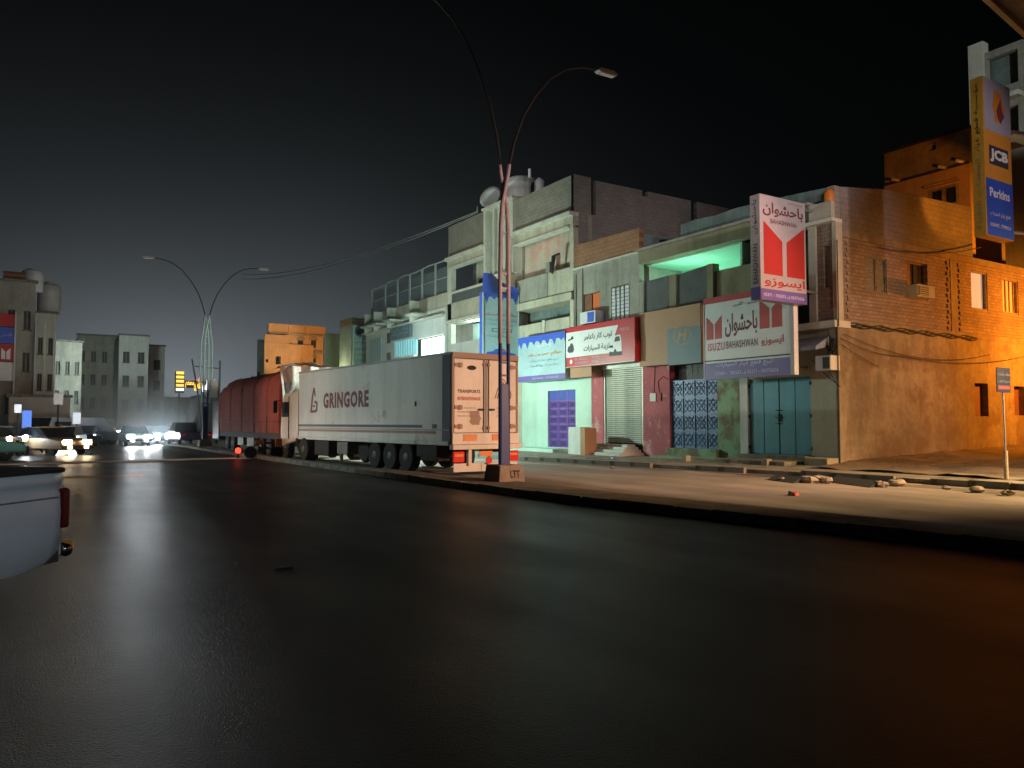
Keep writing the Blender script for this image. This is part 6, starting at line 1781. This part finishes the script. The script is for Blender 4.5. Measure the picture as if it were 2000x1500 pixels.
text('مطعم', (NX(363), yn, NZ(758)), (1, 0, 0), X3, NX(380) - NX(363), NZ(742) - NZ(758), neonY, n2, bold=.03, ar=True)
text('الشرق', (NX(380), yn, NZ(765)), (1, 0, 0), X3, NX(393) - NX(380), NZ(738) - NZ(765), neonY, n2, bold=.04, ar=True)
text('باب', (NX(380), yn - .02, NZ(744)), (1, 0, 0), X3, NX(394) - NX(380), NZ(737) - NZ(744), neonR, n2, bold=.03, ar=True)
text('السعيد', (NX(394), yn, NZ(765)), (1, 0, 0), X3, NX(406) - NX(394), NZ(742) - NZ(765), neonW, n2, bold=.03, ar=True)
text('للمأكولات', (NX(404), yn, NZ(758)), (1, 0, 0), X3, NX(428) - NX(404), NZ(740) - NZ(758), neonB, n2, bold=.04, ar=True)
boxp('post', M['chassis'], n2, NX(412), NX(414), yn + .06, yn + .14, 0, NZ(758))
n3 = thing('billboard_frame', 'bare steel billboard frame with two tall posts round the far street light', 'billboard', (NX(405), 57.5, 0))
y3 = 57.0
def BX(px): return onY(px, 700, y3).x
def BZ(py): return onY(400, py, y3).z
MB().tube([(BX(375), y3, BZ(702)), (BX(388), y3, BZ(770))], .06, 6).build('post', M['slate'], n3)
MB().tube([(BX(430), y3, BZ(703)), (BX(430), y3, 0)], .07, 6).build('post', M['slate'], n3)
MB().tube([(BX(381), y3, BZ(716)), (BX(430), y3, BZ(719))], .05, 6).build('cross_bar', M['slate'], n3)
MB().tube([(BX(388), y3, BZ(770)), (BX(400), y3, 0)], .06, 6).build('post', M['slate'], n3)
boxp('panel', M['signpink'], n3, BX(406), BX(429), y3 + .05, y3 + .12, BZ(776), BZ(742))

# overhead wires
wv = thing('overhead_wires', 'pair of thin pale wires sloping across the sky to the roof of the three-storey building', 'wires', (24, 50, 12))
wm = mat('pale_wire', (.30, .33, .34), .6, var=0)
for k in (0, 1):
    mb = MB(); sag(mb, (24.1, FY(926), FZ(926, 414 + 3 * k)), onY(470, 536 + 9 * k, 112), 1.2, .035, 14); mb.build('wire', wm, wv)
ww = MB(); sag(ww, (24, YC - .1, 7.9), (27.5, 14, 8.6), .2, .02)
# scraps of litter on the pavement and road
for px, py, c, lb in ((1232, 893, 'red', 'crumpled red scrap at the foot of the white steps'), (1197, 898, 'signblue', 'small blue scrap at the foot of the white steps'),
                      (553, 1108, 'signwhite', 'pale scrap lying alone on the dark near road'), (152, 963, 'signwhite', 'pale scrap on the road beside the white pickup'),
                      (1139, 893, 'orangeink', 'orange-red scrap beside the concrete plinth'), (1548, 967, 'redpaint', 'tiny red scrap on the lit far road')):
    p = onZ(px, py, .12 if 1000 < px < 1400 else .01)
    if px == 553:
        o = MB().hexa([(p.x - .10, p.y - .03, .002), (p.x + .10, p.y - .05, .002), (p.x + .10, p.y + .03, .002), (p.x - .08, p.y + .03, .002), (p.x - .10, p.y - .03, .008), (p.x + .10, p.y - .05, .02), (p.x + .10, p.y + .03, .012), (p.x - .08, p.y + .03, .006)]).build('litter_scrap', M[c])
        tag(o, lb, 'litter'); continue
    o = MB().hexa([(p.x - .09, p.y - .14, p.z), (p.x + .09, p.y - .12, p.z), (p.x + .07, p.y + .12, p.z), (p.x - .06, p.y + .1, p.z), (p.x - .06, p.y - .09, p.z + .06), (p.x + .05, p.y - .1, p.z + .09), (p.x + .05, p.y + .08, p.z + .05), (p.x - .03, p.y + .08, p.z + .1)]).build('litter_scrap', M[c])
    tag(o, lb, 'litter')

# ================================================================== night haze in the street
hz = bpy.data.materials.new('night_haze'); hz.use_nodes = True
th = hz.node_tree; th.nodes.clear()
ho = th.nodes.new('ShaderNodeOutputMaterial'); hv = th.nodes.new('ShaderNodeVolumePrincipled')
hv.inputs['Color'].default_value = (.85, .9, .95, 1); hv.inputs['Density'].default_value = 0.0004; hv.inputs['Anisotropy'].default_value = .72
th.links.new(hv.outputs[0], ho.inputs['Volume'])
haze = MB().box(-260, 310, -160, 460, -1.7, 24).build('haze', hz); haze['kind'] = 'stuff'; haze['label'] = 'thin dusty night air filling the street'

dc = bpy.data.materials.new('headlight_dust'); dc.use_nodes = True
td_ = dc.node_tree; td_.nodes.clear()
do_ = td_.nodes.new('ShaderNodeOutputMaterial'); dv = td_.nodes.new('ShaderNodeVolumePrincipled')
dv.inputs['Color'].default_value = (.78, .92, 1.0, 1); dv.inputs['Density'].default_value = 0.045; dv.inputs['Anisotropy'].default_value = .3
td_.links.new(dv.outputs[0], do_.inputs['Volume'])
def _n(t_, **k):
    n_ = td_.nodes.new(t_)
    for a_, b_ in k.items(): setattr(n_, a_, b_)
    return n_
tco = _n('ShaderNodeTexCoord'); s1 = _n('ShaderNodeVectorMath', operation='SUBTRACT'); s1.inputs[1].default_value = (8.6, 70, 1.6)
s2 = _n('ShaderNodeVectorMath', operation='DIVIDE'); s2.inputs[1].default_value = (6.5, 13, 4.8)
s3 = _n('ShaderNodeVectorMath', operation='LENGTH'); s4 = _n('ShaderNodeMapRange'); s4.inputs[1].default_value = 1.0; s4.inputs[2].default_value = 0.0; s4.inputs[3].default_value = 0.0; s4.inputs[4].default_value = 1.0
s5 = _n('ShaderNodeMath', operation='POWER'); s5.inputs[1].default_value = 1.6; s6 = _n('ShaderNodeMath', operation='MULTIPLY'); s6.inputs[1].default_value = 0.28
td_.links.new(tco.outputs['Object'], s1.inputs[0]); td_.links.new(s1.outputs[0], s2.inputs[0]); td_.links.new(s2.outputs[0], s3.inputs[0]); td_.links.new(s3.outputs['Value'], s4.inputs[0])
td_.links.new(s4.outputs[0], s5.inputs[0]); td_.links.new(s5.outputs[0], s6.inputs[0]); td_.links.new(s6.outputs[0], dv.inputs['Density'])
mb = MB(); nr, nsd = 14, 24
for i in range(nr + 1):
    th_ = PI * i / nr
    for k in range(nsd):
        ph = 2 * PI * k / nsd
        mb.v.append((8.6 + 6.5 * math.sin(th_) * math.cos(ph), 70 + 13 * math.sin(th_) * math.sin(ph), max(.02, 2.2 + 4.2 * math.cos(th_))))
for i in range(nr):
    for k in range(nsd): mb.f.append((i * nsd + k, i * nsd + (k + 1) % nsd, (i + 1) * nsd + (k + 1) % nsd, (i + 1) * nsd + k))
dcl = mb.build('dust_cloud', dc); dcl['kind'] = 'stuff'; dcl['label'] = 'low cloud of road dust lit by the oncoming headlights'
